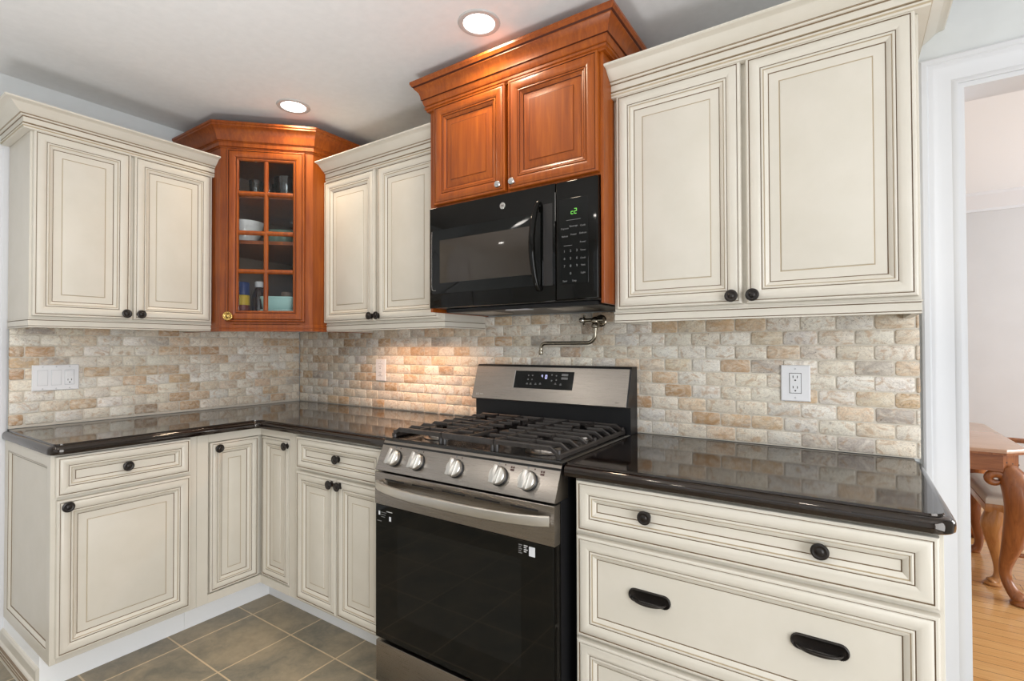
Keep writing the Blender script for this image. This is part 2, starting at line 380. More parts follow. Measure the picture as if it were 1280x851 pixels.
# ------------------------------------------------------------------ tile backsplashes
PAL = [((236,225,206),9), ((241,233,218),10), ((228,212,188),6), ((214,184,148),6), ((198,160,120),4), ((228,223,214),7), ((186,176,166),2), ((245,240,230),7), ((170,148,126),1), ((226,200,170),5)]
CH = [c for c, n in PAL for _ in range(n)]
def tiles(mb, x0, x1, z0, z1, off, xoff, pitch=.0491, pw=.1018, seedrow=0):
    """tumbled travertine, in the xz plane facing -y, faces at y=0"""
    tint = []; r = 0; z = off
    g = .0021
    while z < z1-.006:
        xa = xoff + (pw/2 if (r % 2) else 0)
        xa -= math.ceil((xa-x0)/pw)*pw
        while xa < x1:
            a, b_ = max(xa+g, x0), min(xa+pw-g, x1); c, d = max(z+g, z0), min(z+pitch-g, z1)
            if b_-a > .006 and d-c > .012:
                j = lambda s=.0009: random.uniform(-s, s)
                a2, b2, c2, d2 = a+j(), b_+j(), c+j(.0006), d+j(.0006); k = min(.006, (b2-a2)/3, (d2-c2)/3)*random.uniform(.6, 1)
                def octo(e, y):
                    A, B, C, D = a2+e, b2-e, c2+e, d2-e
                    return [(A+k,y,C),(B-k,y,C),(B,y,C+k),(B,y,D-k),(B-k,y,D),(A+k,y,D),(A,y,D-k),(A,y,C+k)]
                dy = random.uniform(-.0006, .0008)
                vs = octo(0,.0085)+octo(0,.0024+dy)+octo(.0008,.0008+dy)+octo(.0022,dy)
                fs = [(q*8+i, q*8+(i+1)%8, q*8+8+(i+1)%8, q*8+8+i) for q in range(3) for i in range(8)]+[tuple(range(24,32))]
                mb.add(vs, fs, 'travertine')
                jj = random.uniform(-9,9); col = lin(*[v+jj+random.uniform(-1.5,1.5) for v in random.choice(CH)])
                tint += [(col[0], col[1], col[2], random.random())]*len(fs)
            xa += pw
        z += pitch; r += 1
    return tint
def backsplash(name, X, spans, off, xoff, label):
    mb = MB(); mb.X = X; tint = []
    for (x0, x1, z0, z1) in spans:
        tint += tiles(mb, x0, x1, z0, z1, off, xoff)
    for (x0, x1, z0, z1) in spans:
        mb.box(x0, x1, .0030, .0095, z0, z1, 'grout'); tint += [(1,1,1,0)]*6
    o = mb.build(name, None, True, 40, norm=False)
    me = o.data; at = me.color_attributes.new('tint', 'FLOAT_COLOR', 'CORNER')
    for p in me.polygons:
        for li in p.loop_indices: at.data[li].color = tint[p.index]
    return tag(o, label, 'backsplash')
backsplash('tile_backsplash', T((0,0,0)) @ RZ(90), [(-1.364, -.0005, .9155, 1.3591)], .925-.0491, -1.163, 'travertine subway tile backsplash on the left wall, behind the three-gang switch plate')
backsplash('tile_backsplash', I4, [(.001, 3.150, .9155, 1.3591), (1.5095, 2.295, 1.3591, 1.402)], .9172, 2.834, 'long travertine subway tile backsplash behind the gas range')

# ------------------------------------------------------------------ cabinet parts
C, G, GL = 'cream', 'glaze', 'glaze_light'
def frame_rings(st=.041, wood=False):
    c, g, gl = ('cherry','cherry_groove','cherry') if wood else (C, G, GL)
    e = st-.041
    return [(0,0,c),(0,.0135,c),(.0015,.0175,c),(.0045,.019,c),(.0085,.019,c),(.0092,.0165,g),(.0107,.0165,g),(.0115,.0185,c),(.015,.0205,c),(.022+e*.5,.0215,c),(.030+e,.0205,c),(.037+e,.0175,c),(.0395+e,.016,c),(.0400+e,.0140,g),(.0415+e,.0140,g),(.0420+e,.0165,c),(.0445+e,.0175,c),(.0475+e,.0165,c),(.0485+e,.0140,gl if not wood else g),(.0497+e,.0140,gl),(.0505+e,.0150,c),(.056+e,.0125,c),(.0605+e,.0085,c),(.0615+e,.0062,g),(.0635+e,.0062,g)]
def panel_rings(st=.041, wood=False):
    c, g, gl = ('cherry','cherry_groove','cherry') if wood else (C, G, GL)
    e = st-.041
    if wood: return [(.0630+e,.004,c),(.0630+e,.0068,c),(.070+e,.0068,c),(.088+e,.0128,c),(.0895+e,.0128,g),(.0905+e,.0150,c),(.093+e,.0152,c)]
    return [(.0630+e,.004,c),(.0630+e,.0070,c),(.0885+e,.0078,c),(.0893+e,.0070,gl),(.0912+e,.0072,gl),(.0925+e,.0095,c),(.0975+e,.0108,c)]
def knob(mb, x, y, z, mat, kind='bronze', ax=(0,-1,0)):
    if kind == 'bronze': p = [(.011,0),(.011,.002),(.0062,.005),(.0055,.012),(.009,.015),(.0148,.017),(.0158,.0195),(.0150,.022),(.0118,.0232),(.0100,.0222),(.0075,.0222),(.0062,.0242),(.003,.0252),(0,.0253)]
    elif kind == 'brass': p = [(.009,0),(.006,.004),(.0055,.012),(.012,.015),(.0215,.017),(.0220,.019),(.0190,.0205),(.016,.0195),(.0135,.0215),(.0105,.0205),(.0070,.0225),(.0045,.0245),(0,.025)]
    else: p = [(.008,0),(.0062,.003),(.005,.010),(.008,.014),(.0125,.016),(.0132,.021),(.0110,.024),(0,.0252)]
    if kind == 'bronze': p = [(r*1.2, h) for r, h in p]
    mb.lathe(p, (x,y,z), ax, mat, 24)
    if kind == 'brass':
        for k in range(12):
            a = 2*pi*k/12; mb.ball((x+.0185*cos(a), y-.0195, z+.0185*sin(a)), .0036, mat, 8, 6)
def door(parent, x0, x1, z0, z1, y, kx=None, kz=None, wood=False, X=I4, kind='bronze', kmat='bronze', st=.041, name='door', label=None, flat=False):
    mb = MB(); mb.X = X; mb.rings(x0, x1, z0, z1, y, frame_rings(st, wood), cap=True); d = mb.build(name, parent, True, 24)
    mb = MB(); mb.X = X
    if flat: mb.rings(x0, x1, z0, z1, y, [(.0630+st-.041,.004,C),(.0630+st-.041,.0075,C)])
    else: mb.rings(x0, x1, z0, z1, y, panel_rings(st, wood))
    mb.build('panel', d, True, 24)
    for q in (kx if isinstance(kx, (list, tuple)) else [kx]):
        if q is None: continue
        mb = MB(); mb.X = X; knob(mb, q, y-(.018 if name == 'door' else .0075), kz, kmat, kind)
        k = mb.build('knob', d, True, 40)
        if label: k['label'] = label
    return d
def cup_pull(parent, x, y, z, w=.116):
    """oval back plate with a roped rim and a shallow cup that opens upward"""
    mb = MB(); mb.X = T((x, y, z)); h = .0180; l = w/2-h
    def stad(e, yy, n=10): return [(s_*l+(h-e)*cos(radians(a)), yy, (h-e)*sin(radians(a))) for s_, a0 in ((1,-90),(-1,90)) for a in [a0+180*i/n for i in range(n+1)]]
    R_ = [stad(0,0), stad(0,-.003), stad(.0012,-.0046), stad(.0036,-.0048), stad(.0052,-.0032), stad(.0066,-.0022)]; k = len(R_[0])
    mb.add(sum(R_, []), [(q*k+i, q*k+(i+1)%k, (q+1)*k+(i+1)%k, (q+1)*k+i) for q in range(len(R_)-1) for i in range(k)]+[tuple((len(R_)-1)*k+i for i in range(k))], 'bronze')
    p = stad(.0022, -.0047, 26); p.append(p[0]); mb.tube(p, [.0013+.0006*(i % 2) for i in range(len(p))], 'bronze', 6)
    nu, nv = 26, 8; vs = []; fs = []
    def P(u, v, kk):
        e = max(0., 1-abs(u)**2.4)**.6; a = v*pi/2
        return (u*(w/2-.011)*(1 if kk == 1 else .97), -.0022-(.030*e)*sin(a)*kk-.0008, -.0165*(.45+.55*e)*kk+(.0105*e+.001)*(1-cos(a)))
    for kk in (1., .87):
        for j in range(nv+1):
            for i in range(nu+1): vs.append(P(-1+2*i/nu, j/nv, kk))
    W = nu+1; L = W*(nv+1)
    for o in (0, L):
        for j in range(nv):
            for i in range(nu): a = o+j*W+i; fs.append((a, a+1, a+W+1, a+W))
    for i in range(nu): a = nv*W+i; fs.append((a, a+1, L+a+1, L+a))
    mb.add(vs, fs, 'bronze')
    lip = [P(-1+2*i/52, 1, .94) for i in range(53)]; mb.tube(lip, [.0019+.0006*(i % 2) for i in range(53)], 'bronze', 8)
    return mb.build('cup_pull', parent, True, 50)
CROWN_Z = 2.209
CROWN = [(0,2.118),(.0245,2.118),(.0245,2.124),(.0275,2.128),(.0275,2.133),(.0225,2.136),(.0225,2.1385),(.0265,2.1395),(.0265,2.159),(.0285,2.1605),(.0285,2.1625),(.0325,2.1635),(.0345,2.1675),(.0345,2.1690),(.0370,2.1695),(.0370,2.171),(.0420,2.174),(.0500,2.180),(.0600,2.1890),(.0680,2.1970),(.0780,2.2010),(.0860,2.2020),(.0900,2.2050),(.0900,2.209),(0,2.209)]
CM = [C,C,GL,C,GL,G,GL,C,G,G,C,C,G,GL,G,C,C,C,C,C,C,C,C,C,C]
def crown_cream(parent, path):
    mb = MB(); mb.sweep(path, CROWN, CM); return mb.build('crown_moulding', parent, True, 20)
RAIL = [(-.018,1.342),(.001,1.342),(.001,1.3465),(-.001,1.347),(-.001,1.3485),(.001,1.349),(.001,1.3695),(-.001,1.370),(-.001,1.372),(.003,1.3725),(.003,1.3765),(-.018,1.3765)]
RM = [C,C,G,G,G,C,G,G,C,C,C,C]
UD = .295
def wall_cabinet(label, loc, rz, w, doors, ret, kn, crown_ends=(0,0), rail_path=None):
    """frame front at local y = -UD, doors overlay; local x runs left to right."""
    t = thing('wall_cabinet', label, 'cabinet', loc, rz, None)
    mb = MB(); mb.box(0, w, -UD, .009, 1.3765, 2.118, C, .0012, 1); mb.box(.001, w-.001, -UD+.03, .009, 2.118, 2.2, C)
    mb.build('cabinet_body', t)
    L, Rr = ret; a, b_ = crown_ends
    path = ([(a, .009)] if L else []) + [(a, -UD), (w+b_, -UD)] + ([(w+b_, .009)] if Rr else [])
    crown_cream(t, path)
    mb = MB(); mb.sweep(rail_path or [(0, -.0012), (0, -UD), (w, -UD), (w, -.0012)], RAIL, RM); mb.build('light_rail', t, True, 20)
    for (x0, x1), kx in zip(doors, kn): door(t, x0, x1, 1.386, 2.124, -UD-.0002, kx, 1.410)
    return t
# left wall cabinet: world y = -1.37 + local x
wall_cabinet('cream glazed two-door wall cabinet above the three-gang switch plate', (0,-1.3695,0), 90, .6825,
             [(.007,.3315), (.3445,.6755)], (True, False), (.3135, .3685))
wall_cabinet('narrow cream two-door wall cabinet between the glass corner cabinet and the microwave', (.6885,0,0), 0, .8205,
             [(-.0005+.0005,.3875), (.408,.7975)], (False, False), (.370, .4205), (.022, 0))
wall_cabinet('widest cream two-door wall cabinet, beside the dining room doorway', (2.2955,0,0), 0, .8335,
             [(.0135,.4105), (.4245,.8265)], (False, True), (.3835, .4415))

# corner glass cabinet
cc = thing('glass_corner_cabinet', 'cherry wood diagonal corner wall cabinet with a glass-paned door', 'cabinet')
FX = T((.532, -.532, 0)) @ RZ(45); A, B_ = .6865, .377
CHY = 'cherry'
mb = MB(); mb.box(.0012, B_, -A, -A+.018, 1.345, 2.30, CHY); mb.build('side_panel', cc)
mb = MB(); mb.box(A-.018, A, -B_, -.0012, 1.345, 2.30, CHY); mb.build('side_panel', cc)
poly = [(.009,-.009), (.009,-A+.018), (B_-.004,-A+.018), (A-.018,-B_+.004), (A-.018,-.009)]
mb = MB(); mb.prism(poly, 1.375, 1.395, 'cabinet_interior'); mb.build('cabinet_floor', cc)
mb = MB(); mb.prism(poly, 2.255, 2.30, CHY); mb.build('cabinet_top', cc)
mb = MB(); mb.box(.001, .009, -A+.018, -.001, 1.375, 2.30, 'cabinet_interior'); mb.build('back_panel', cc)
mb = MB(); mb.box(.009, A-.018, -.009, -.001, 1.375, 2.30, 'cabinet_interior'); mb.build('back_panel', cc)
W2 = .2185
for q in ((-W2, -.155, 1.345, 2.27), (.155, W2, 1.345, 2.27), (-.155, .155, 1.376, 1.425), (-.155, .155, 2.225, 2.27)):
    mb = MB(); mb.X = FX; mb.box(q[0], q[1], 0, .018, q[2], q[3], CHY, .001, 1); mb.build('frame_stile' if q[3]-q[2] > .1 else 'frame_rail', cc)
for z in (1.787, 2.022):
    mb = MB(); mb.prism([(.0095,-.0095), (.0095,-A+.0185), (B_-.035,-A+.0185), (A-.0185,-B_+.035), (A-.0185,-.0095)], z, z+.018, CHY); mb.build('shelf', cc)
mb = MB(); z0 = 2.37
cw = [(0,2.256),(.004,2.256),(.004,2.262),(.010,2.264),(.010,2.282),(.013,2.284),(.013,2.287),(.018,2.289),(.022,2.296),(.026,2.312),(.034,2.330),(.046,2.344),(.055,2.350),(.055,2.357),(.060,2.361),(.060,2.370),(0,2.37)]
mb.sweep([(-.009,-A), (B_,-A), (A,-B_), (A,.009)], cw, CHY); mb.build('crown_moulding', cc, True, 24)
mb = MB(); mb.sweep([(.0012,-A), (B_,-A), (A,-B_), (A,-.0012)], [(-.016,1.340),(.003,1.340),(.003,1.352),(.001,1.354),(.001,1.357),(.003,1.358),(.003,1.370),(.001,1.3745),(-.016,1.3745)], CHY); mb.build('light_rail', cc, True, 24)
GD = [(0,0),(0,.0135),(.0015,.0175),(.0045,.019),(.0085,.019),(.0092,.0165),(.0107,.0165),(.015,.0205),(.022,.0215),(.033,.0205),(.040,.0175),(.0425,.0145),(.045,.0145),(.047,.0165),(.0505,.0160),(.055,.0125),(.056,.004),(.056,0)]
mb = MB(); mb.X = FX; mb.rings(-.185, .181, 1.388, 2.250, -.0005, [(a, h, 'cherry_groove' if i in (5,6,12) else CHY) for i, (a, h) in enumerate(GD)], cap=False, back=False, close=True)
gd = mb.build('door', cc, True, 24)
ox0, ox1, oz0, oz1 = -.129, .125, 1.444, 2.194
mb = MB(); mb.X = FX; mb.box(ox0+.0005, ox1-.0005, -.0065, -.0035, oz0+.0005, oz1-.0005, 'pane'); mb.build('glass_pane', gd)
def muntin(horizontal, c, a, b_):
    prof = [(-.011,-.007),(-.011,-.011),(-.008,-.015),(-.004,-.0178),(0,-.0185),(.004,-.0178),(.008,-.015),(.011,-.011),(.011,-.007)]
    mb = MB(); mb.X = FX; n = len(prof)
    vs = [((p+c, h, e) if not horizontal else (e, h, p+c)) for e in (a, b_) for p, h in prof]
    mb.add(vs, [tuple(range(n)), tuple(range(n, 2*n))]+[(i,(i+1)%n,n+(i+1)%n,n+i) for i in range(n)], CHY); mb.build('muntin', gd, True, 50)
muntin(False, -.003, oz0, oz1)
for z in (2.031, 1.833, 1.640): muntin(True, z, ox0, ox1)
mb = MB(); mb.X = FX; knob(mb, -.171, -.0185, 1.414, 'brass', 'brass'); mb.build('knob', gd, True, 40)['label'] = 'round brass knob with a petalled edge'
# what stands inside the corner cabinet: (along the face u, distance from the corner o)
def inside(u, o, z): return ((o+1.41421*u)/2, (1.41421*u-o)/2, z)
def vessel(name, label, cat, loc, prof, mat, seg=28, group=None):
    mb = MB(); mb.lathe(prof, (0,0,0), (0,0,1), mat, seg); o = mb.build(name, None, True, 40); o.location = loc; return tag(o, label, cat, group)
vessel('serving_bowl', 'white bowl on the middle shelf inside the glass corner cabinet', 'bowl', inside(-.135,.885,1.805), [(0,.004),(.035,.004),(.035,0),(.042,0),(.045,.008),(.068,.045),(.083,.105),(.086,.108),(.080,.106),(.064,.048),(.04,.012),(0,.010)], 'white_ceramic')
vessel('glass_dish', 'green-tinted glass dish next to the white bowl in the corner cabinet', 'dish', inside(.03,.80,1.805), [(0,.004),(.05,.004),(.055,0),(.075,.004),(.085,.03),(.092,.07),(.096,.074),(.090,.072),(.080,.03),(.07,.01),(0,.008)], 'green_glassware')
vessel('glass_bowl', 'clear glass bowl on the top shelf inside the corner cabinet', 'bowl', inside(.055,.86,2.040), [(0,.006),(.03,.006),(.032,0),(.04,0),(.05,.03),(.058,.075),(.062,.12),(.0605,.12),(.055,.075),(.047,.032),(.03,.012),(0,.012)], 'glassware')
vessel('drinking_glass', 'left drinking glass on the top shelf of the corner cabinet', 'glass', inside(-.095,.86,2.040), [(0,.004),(.024,.004),(.026,0),(.028,.004),(.034,.1),(.0325,.1),(.026,.012),(0,.012)], 'glassware')
vessel('drinking_glass', 'drinking glass beside the glass bowl on the top shelf of the corner cabinet', 'glass', inside(-.045,.80,2.040), [(0,.004),(.024,.004),(.026,0),(.028,.004),(.034,.1),(.0325,.1),(.026,.012),(0,.012)], 'glassware')
t = thing('dark_bottle', 'dark brown bottle with a white cap at the bottom of the corner cabinet', 'bottle', inside(-.085,.82,1.395))
mb = MB(); mb.lathe([(0,.003),(.028,.003),(.03,0),(.034,.004),(.035,.11),(.033,.14),(.02,.175),(.014,.185),(.014,.195),(0,.195)], (0,0,0), (0,0,1), 'brown_bottle', 24); mb.build('bottle_body', t, True, 40)
mb = MB(); mb.lathe([(.019,.186),(.021,.189),(.021,.213),(.019,.216),(0,.216)], (0,0,0), (0,0,1), 'white_plastic', 24); mb.build('bottle_cap', t, True, 40)
t = thing('spice_tub', 'yellow and blue tub at the far left of the bottom shelf in the corner cabinet', 'tub', inside(-.15,.885,1.395))
mb = MB(); mb.lathe([(0,.0),(.03,.0),(.032,.003),(.032,.135),(.03,.138),(0,.138)], (0,0,0), (0,0,1), 'yellow_label', 24); mb.lathe([(.0322,.03),(.0325,.031),(.0325,.085),(.0322,.086)], (0,0,0), (0,0,1), 'red_label', 24); mb.build('tub_body', t, True, 40)
mb = MB(); mb.lathe([(.028,.138),(.031,.141),(.031,.198),(.027,.206),(0,.207)], (0,0,0), (0,0,1), 'blue_label', 24); mb.build('tub_lid', t, True, 40)
def oblong(name, label, loc, L, W, H, mat):
    mb = MB(); n = 8; 
    def rr(l, w, r, z): return [(sx*(l-r)+r*cos(a), sy*(w-r)+r*sin(a), z) for (sx, sy, a0) in ((1,1,0),(-1,1,90),(-1,-1,180),(1,-1,270)) for a in [radians(a0+90*i/(n-1)) for i in range(n)]]
    R = [rr(L*.82,W*.82,.02,0), rr(L*.86,W*.86,.02,.004), rr(L*.96,W*.96,.024,H-.012), rr(L,W,.026,H-.012), rr(L,W,.026,H-.002), rr(L*.985,W*.985,.026,H), rr(L*.92,W*.92,.024,H-.002), rr(L*.80,W*.80,.02,.01)]
    k = len(R[0]); vs = sum(R, []); fs = [(q*k+i, q*k+(i+1)%k, (q+1)*k+(i+1)%k, (q+1)*k+i) for q in range(len(R)-1) for i in range(k)]
    fs += [tuple(range(k))[::-1], tuple((len(R)-1)*k+i for i in range(k))]
    mb.add(vs, fs, mat); o = mb.build(name, None, True, 35); o.location = loc; o.rotation_euler = (0,0,radians(45)); return tag(o, label, 'dish')
oblong('baking_dish', 'lower turquoise oblong baking dish at the bottom of the corner cabinet', inside(.035,.925,1.395), .088, .05, .062, 'turquoise_ceramic')
oblong('baking_dish', 'upper turquoise oblong baking dish, stacked on its twin at the bottom of the corner cabinet', inside(.035,.925,1.4572), .088, .05, .066, 'turquoise_ceramic')
vessel('small_jar', 'tan jar behind the turquoise dishes in the corner cabinet', 'jar', inside(.045,.77,1.395), [(0,.0),(.03,.0),(.033,.004),(.034,.13),(.028,.15),(.028,.165),(0,.167)], 'tan_jar')

# cherry cabinet above the microwave
MD = .385
mw = thing('microwave_cabinet', 'cherry wood two-door cabinet above the microwave', 'cabinet', (1.5103,0,0)); w = .7845
mb = MB()
mb.box(0, .0118, -MD, .009, 1.405, 2.27, CHY, .001, 1); mb.box(w-.0118, w, -MD, .009, 1.405, 2.27, CHY, .001, 1)
mb.box(.0118, w-.0118, -MD, .009, 1.838, 2.27, CHY, .001, 1); mb.box(.01, w-.01, -MD+.03, .009, 2.27, 2.362, CHY)
mb.build('cabinet_body', mw)
cw2 = [(0,2.250),(.0235,2.250),(.0235,2.256),(.030,2.260),(.030,2.268),(.026,2.2695),(.026,2.272),(.030,2.274),(.034,2.283),(.036,2.292),(.036,2.296),(.041,2.298),(.041,2.301),(.043,2.314),(.048,2.328),(.058,2.339),(.062,2.343),(.062,2.346),(.068,2.350),(.072,2.358),(.074,2.361),(.074,2.370),(0,2.370)]
mb = MB(); mb.sweep([(.012,.009), (.012,-MD+.012), (w-.012,-MD+.012), (w-.012,.009)], cw2, [CHY]*5+['cherry_groove']+[CHY]*4+['cherry_groove']+[CHY]*6+['cherry_groove']+[CHY]*12); mb.build('crown_moulding', mw, True, 24)  # dark bands painted into the crown in place of missing shading
door(mw, .033, .394, 1.846, 2.256, -MD-.0002, .372, 1.868, True, kind='nickel', kmat='steel_bright', st=.044, label='bright metal knob')
door(mw, .4075, .771, 1.846, 2.256, -MD-.0002, .435, 1.868, True, kind='nickel', kmat='steel_bright', st=.044, label='bright metal knob')

# ------------------------------------------------------------------ base cabinets
BD = .602; ZB, ZT, TK = .128, .8755, .4935
def base_body(t, x0, x1, d=BD):
    mb = MB(); mb.box(x0, x1, -d, .009, ZB, ZT, C, .0012, 1); mb.build('cabinet_body', t)
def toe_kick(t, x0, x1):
    mb = MB(); mb.box(x0, x1, -TK, .0, 0, ZB, 'toe_paint_lightened'); mb.build('toe_kick', t)
bl = thing('base_cabinet', 'cream base cabinet at the left end, one drawer above one door', 'cabinet', (0,-1.374,0), 90)
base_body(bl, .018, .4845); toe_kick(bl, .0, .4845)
mb = MB(); mb.X = T((0,0,0)) @ RZ(-90)         # end panel: local x of the panel runs from the wall (x=0 -> y=0)
# panel frame faces -x of the cabinet
mb.X = Matrix(((0,1,0,0),(-1,0,0,0),(0,0,1,0),(0,0,0,1)))
mb.rings(-.009+.009, BD, ZB, ZT, .0178, [(0,0,C),(0,.0168,C),(.001,.0178,C),(.040,.0178,C),(.0445,.0160,C),(.0455,.0135,G),(.047,.0135,G),(.048,.0150,C),(.053,.0125,C),(.057,.0075,C),(.058,.0055,G),(.060,.0055,G),(.061,.0060,C)])
mb.build('end_panel', bl, True, 24)
mb = MB(); mb.sweep([(0,0),(0,-TK)], [(0,0),(.030,0),(.030,.014),(.027,.016),(.027,.020),(.024,.022),(.024,.027),(.018,.031),(.016,.036),(.010,.040),(.010,.075),(.006,.082),(0,.084)], [C,C,G,C,G,C,G,C,C,C,C,C,C]); mb.build('base_moulding', bl, True, 24)
door(bl, .0105, .4535, .722, .869, -BD-.0002, .226, .797, name='drawer', st=.037, flat=True)
door(bl, .0135, .4545, .152, .711, -BD-.0002, .041, .688)
# lazy-susan corner cabinet
ls = thing('corner_base_cabinet', 'cream corner base cabinet with a folding pair of narrow doors', 'cabinet')
E_ = .8885
mb = MB()
mb.prism([(-.009,.009), (-.009,-E_), (.580,-E_), (.580,-.580), (E_,-.580), (E_,.009)], ZB, ZT, C)
for (fx, s) in ((Matrix(((0,-1,0,0),(1,0,0,0),(0,0,1,0),(0,0,0,1))), 1), (I4, 0)):
    mb.X = fx
    if s: a, b_, o0, o1 = -E_, -.602, -.8415, -.602   # faces +x ; local x = world y
    else: a, b_, o0, o1 = .602, E_, .602, .8415
    if s: mb.box(-E_, -.8415, -BD, -.580, ZB, ZT, C, .001, 1); mb.box(-.8415, -.6035, -BD, -.580, .838, ZT, C); mb.box(-.8415, -.6035, -BD, -.580, ZB, .164, C); mb.box(-.6035, -.580, -BD, -.580, .838, ZT, C); mb.box(-.6035, -.580, -BD, -.580, ZB, .164, C)
    else: mb.box(.8415, E_, -BD, -.580, ZB, ZT, C, .001, 1); mb.box(.602, .8415, -BD, -.580, .838, ZT, C); mb.box(.602, .8415, -BD, -.580, ZB, .164, C)
mb.build('cabinet_body', ls)
mb = MB(); mb.prism([(0,0), (0,-E_), (TK,-E_), (TK,-TK), (E_,-TK), (E_,0)], 0, ZB, 'toe_paint_lightened'); mb.build('toe_kick', ls)
RZ90 = Matrix(((0,-1,0,0),(1,0,0,0),(0,0,1,0),(0,0,0,1)))
door(ls, -.8315, -.6085, .168, .8335, -.582, -.800, .806, X=RZ90, st=.034)
door(ls, .6085, .8355, .168, .8335, -.582, .820, .806, st=.034)
# base cabinet between corner and range
bm_ = thing('base_cabinet', 'cream base cabinet left of the range, one drawer above two doors', 'cabinet', (.8893,0,0))
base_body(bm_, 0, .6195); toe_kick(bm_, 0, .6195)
door(bm_, .030, .590, .722, .864, -BD-.0002, .310, .793, name='drawer', st=.037, flat=True)
door(bm_, .030, .3065, .146, .711, -BD-.0002, .283, .688, st=.038)
door(bm_, .3135, .590, .146, .711, -BD-.0002, .337, .688, st=.038)
# drawer base right of the range
br_ = thing('base_cabinet', 'wide cream base cabinet right of the range, three drawers high', 'cabinet', (2.295,0,0))
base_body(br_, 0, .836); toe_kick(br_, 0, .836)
door(br_, .0085, .8275, .720, .868, -BD-.0002, [.215, .619], .797, name='drawer', st=.041, flat=True)
for (a, b_, z) in ((.420,.708,.577), (.138,.409,.288)):
    d = door(br_, .0085, .8275, a, b_, -BD-.0002, None, None, name='drawer', st=.041, flat=True)
    for x in (.2225, .6155): cup_pull(d, x, -BD-.0077, z)

# ------------------------------------------------------------------ countertops
EDGE = [(0,.914),(.0008,.9095),(.0016,.9085),(.005,.9083),(.010,.9072),(.0142,.9045),(.0172,.900),(.0188,.894),(.0190,.885),(.0180,.879),(.0150,.8765),(.010,.876)]
def counter(name, label, poly_path, rest):
    """poly_path: exposed edge (outward to the right of travel), rest: remaining corners back to the start"""
    mb = MB(); P = [Vector(p) for p in poly_path]
    mb.sweep(poly_path, EDGE, 'granite', closed_prof=False)
    k = len(EDGE); n = len(P); base = list(range(len(mb.v)))
    top = [i*k for i in range(n)]; bot = [i*k+k-1 for i in range(n)]
    o = len(mb.v); mb.v += [Vector((x,y,.914)) for x,y in rest]+[Vector((x,y,.876)) for x,y in rest]; r = len(rest)
    tr = [o+i for i in range(r)]; bt = [o+r+i for i in range(r)]
    g = mb.mi('granite')
    for f in (top+tr, (bot+bt)[::-1]): mb.f.append(f); mb.m.append(g)
    for i in range(r-1): mb.f.append([tr[i], tr[i+1], bt[i+1], bt[i]]); mb.m.append(g)
    last = [(n-1)*k+j for j in range(k)]; first = [j for j in range(k)]
    mb.f.append(last+[bt[0], tr[0]]); mb.m.append(g); mb.f.append(first[::-1]+[tr[-1], bt[-1]]); mb.m.append(g)
    o = mb.build(name, None, True, 28); return tag(o, label, 'countertop')
fil = [(.616+.045*(1-cos(a)), -.616-.045*(1-sin(a))) for a in [radians(90*i/6) for i in range(7)]]
fil = [(.616+.040-.040*cos(radians(15*i)), -.656+.040*sin(radians(15*i))) for i in range(7)]
cnr = [(.616-.022+.022*sin(radians(18*i)), -1.366+.022-.022*cos(radians(18*i))) for i in range(6)]
counter('countertop', 'dark polished granite countertop in an L around the left corner', [(.006,-1.366)]+cnr+fil+[(1.5085,-.616)], [(1.5085,.009), (-.009,.009), (-.009,-1.3655), (.006,-1.3655)])
cnr = [(3.134-.03+.03*sin(radians(18*i)), -.616+.03-.03*cos(radians(18*i))) for i in range(6)]
counter('countertop', 'dark polished granite countertop right of the range', [(2.272,-.616)]+cnr+[(3.134,.0)], [(3.134,.009), (2.272,.009)])

# ------------------------------------------------------------------ gas range
RL = 1.5115; RW = .7555
rg = thing('gas_range', 'stainless steel gas range with five burners and a black glass oven door', 'range', (RL,0,0))
mb = MB(); mb.box(.001, RW-.001, -.645, -.003, .035, .9, 'black_satin')
mb.box(.03, RW-.03, -.60, -.05, 0, .035, 'black_satin'); mb.build('range_body', rg)
mb = MB()                                        # cooktop tray with raised rim
mb.rings(0, RW, 0, .632, 0, [(0,.9,'black_enamel'),(0,.914,'black_enamel'),(.004,.9185,'black_enamel'),(.016,.9185,'black_enamel'),(.022,.911,'black_enamel'),(.06,.908,'black_enamel')])
for i in range(len(mb.v)): x, y, z = mb.v[i]; mb.v[i] = Vector((x, -z-.004, -y))
mb.build('cooktop', rg, True, 24)
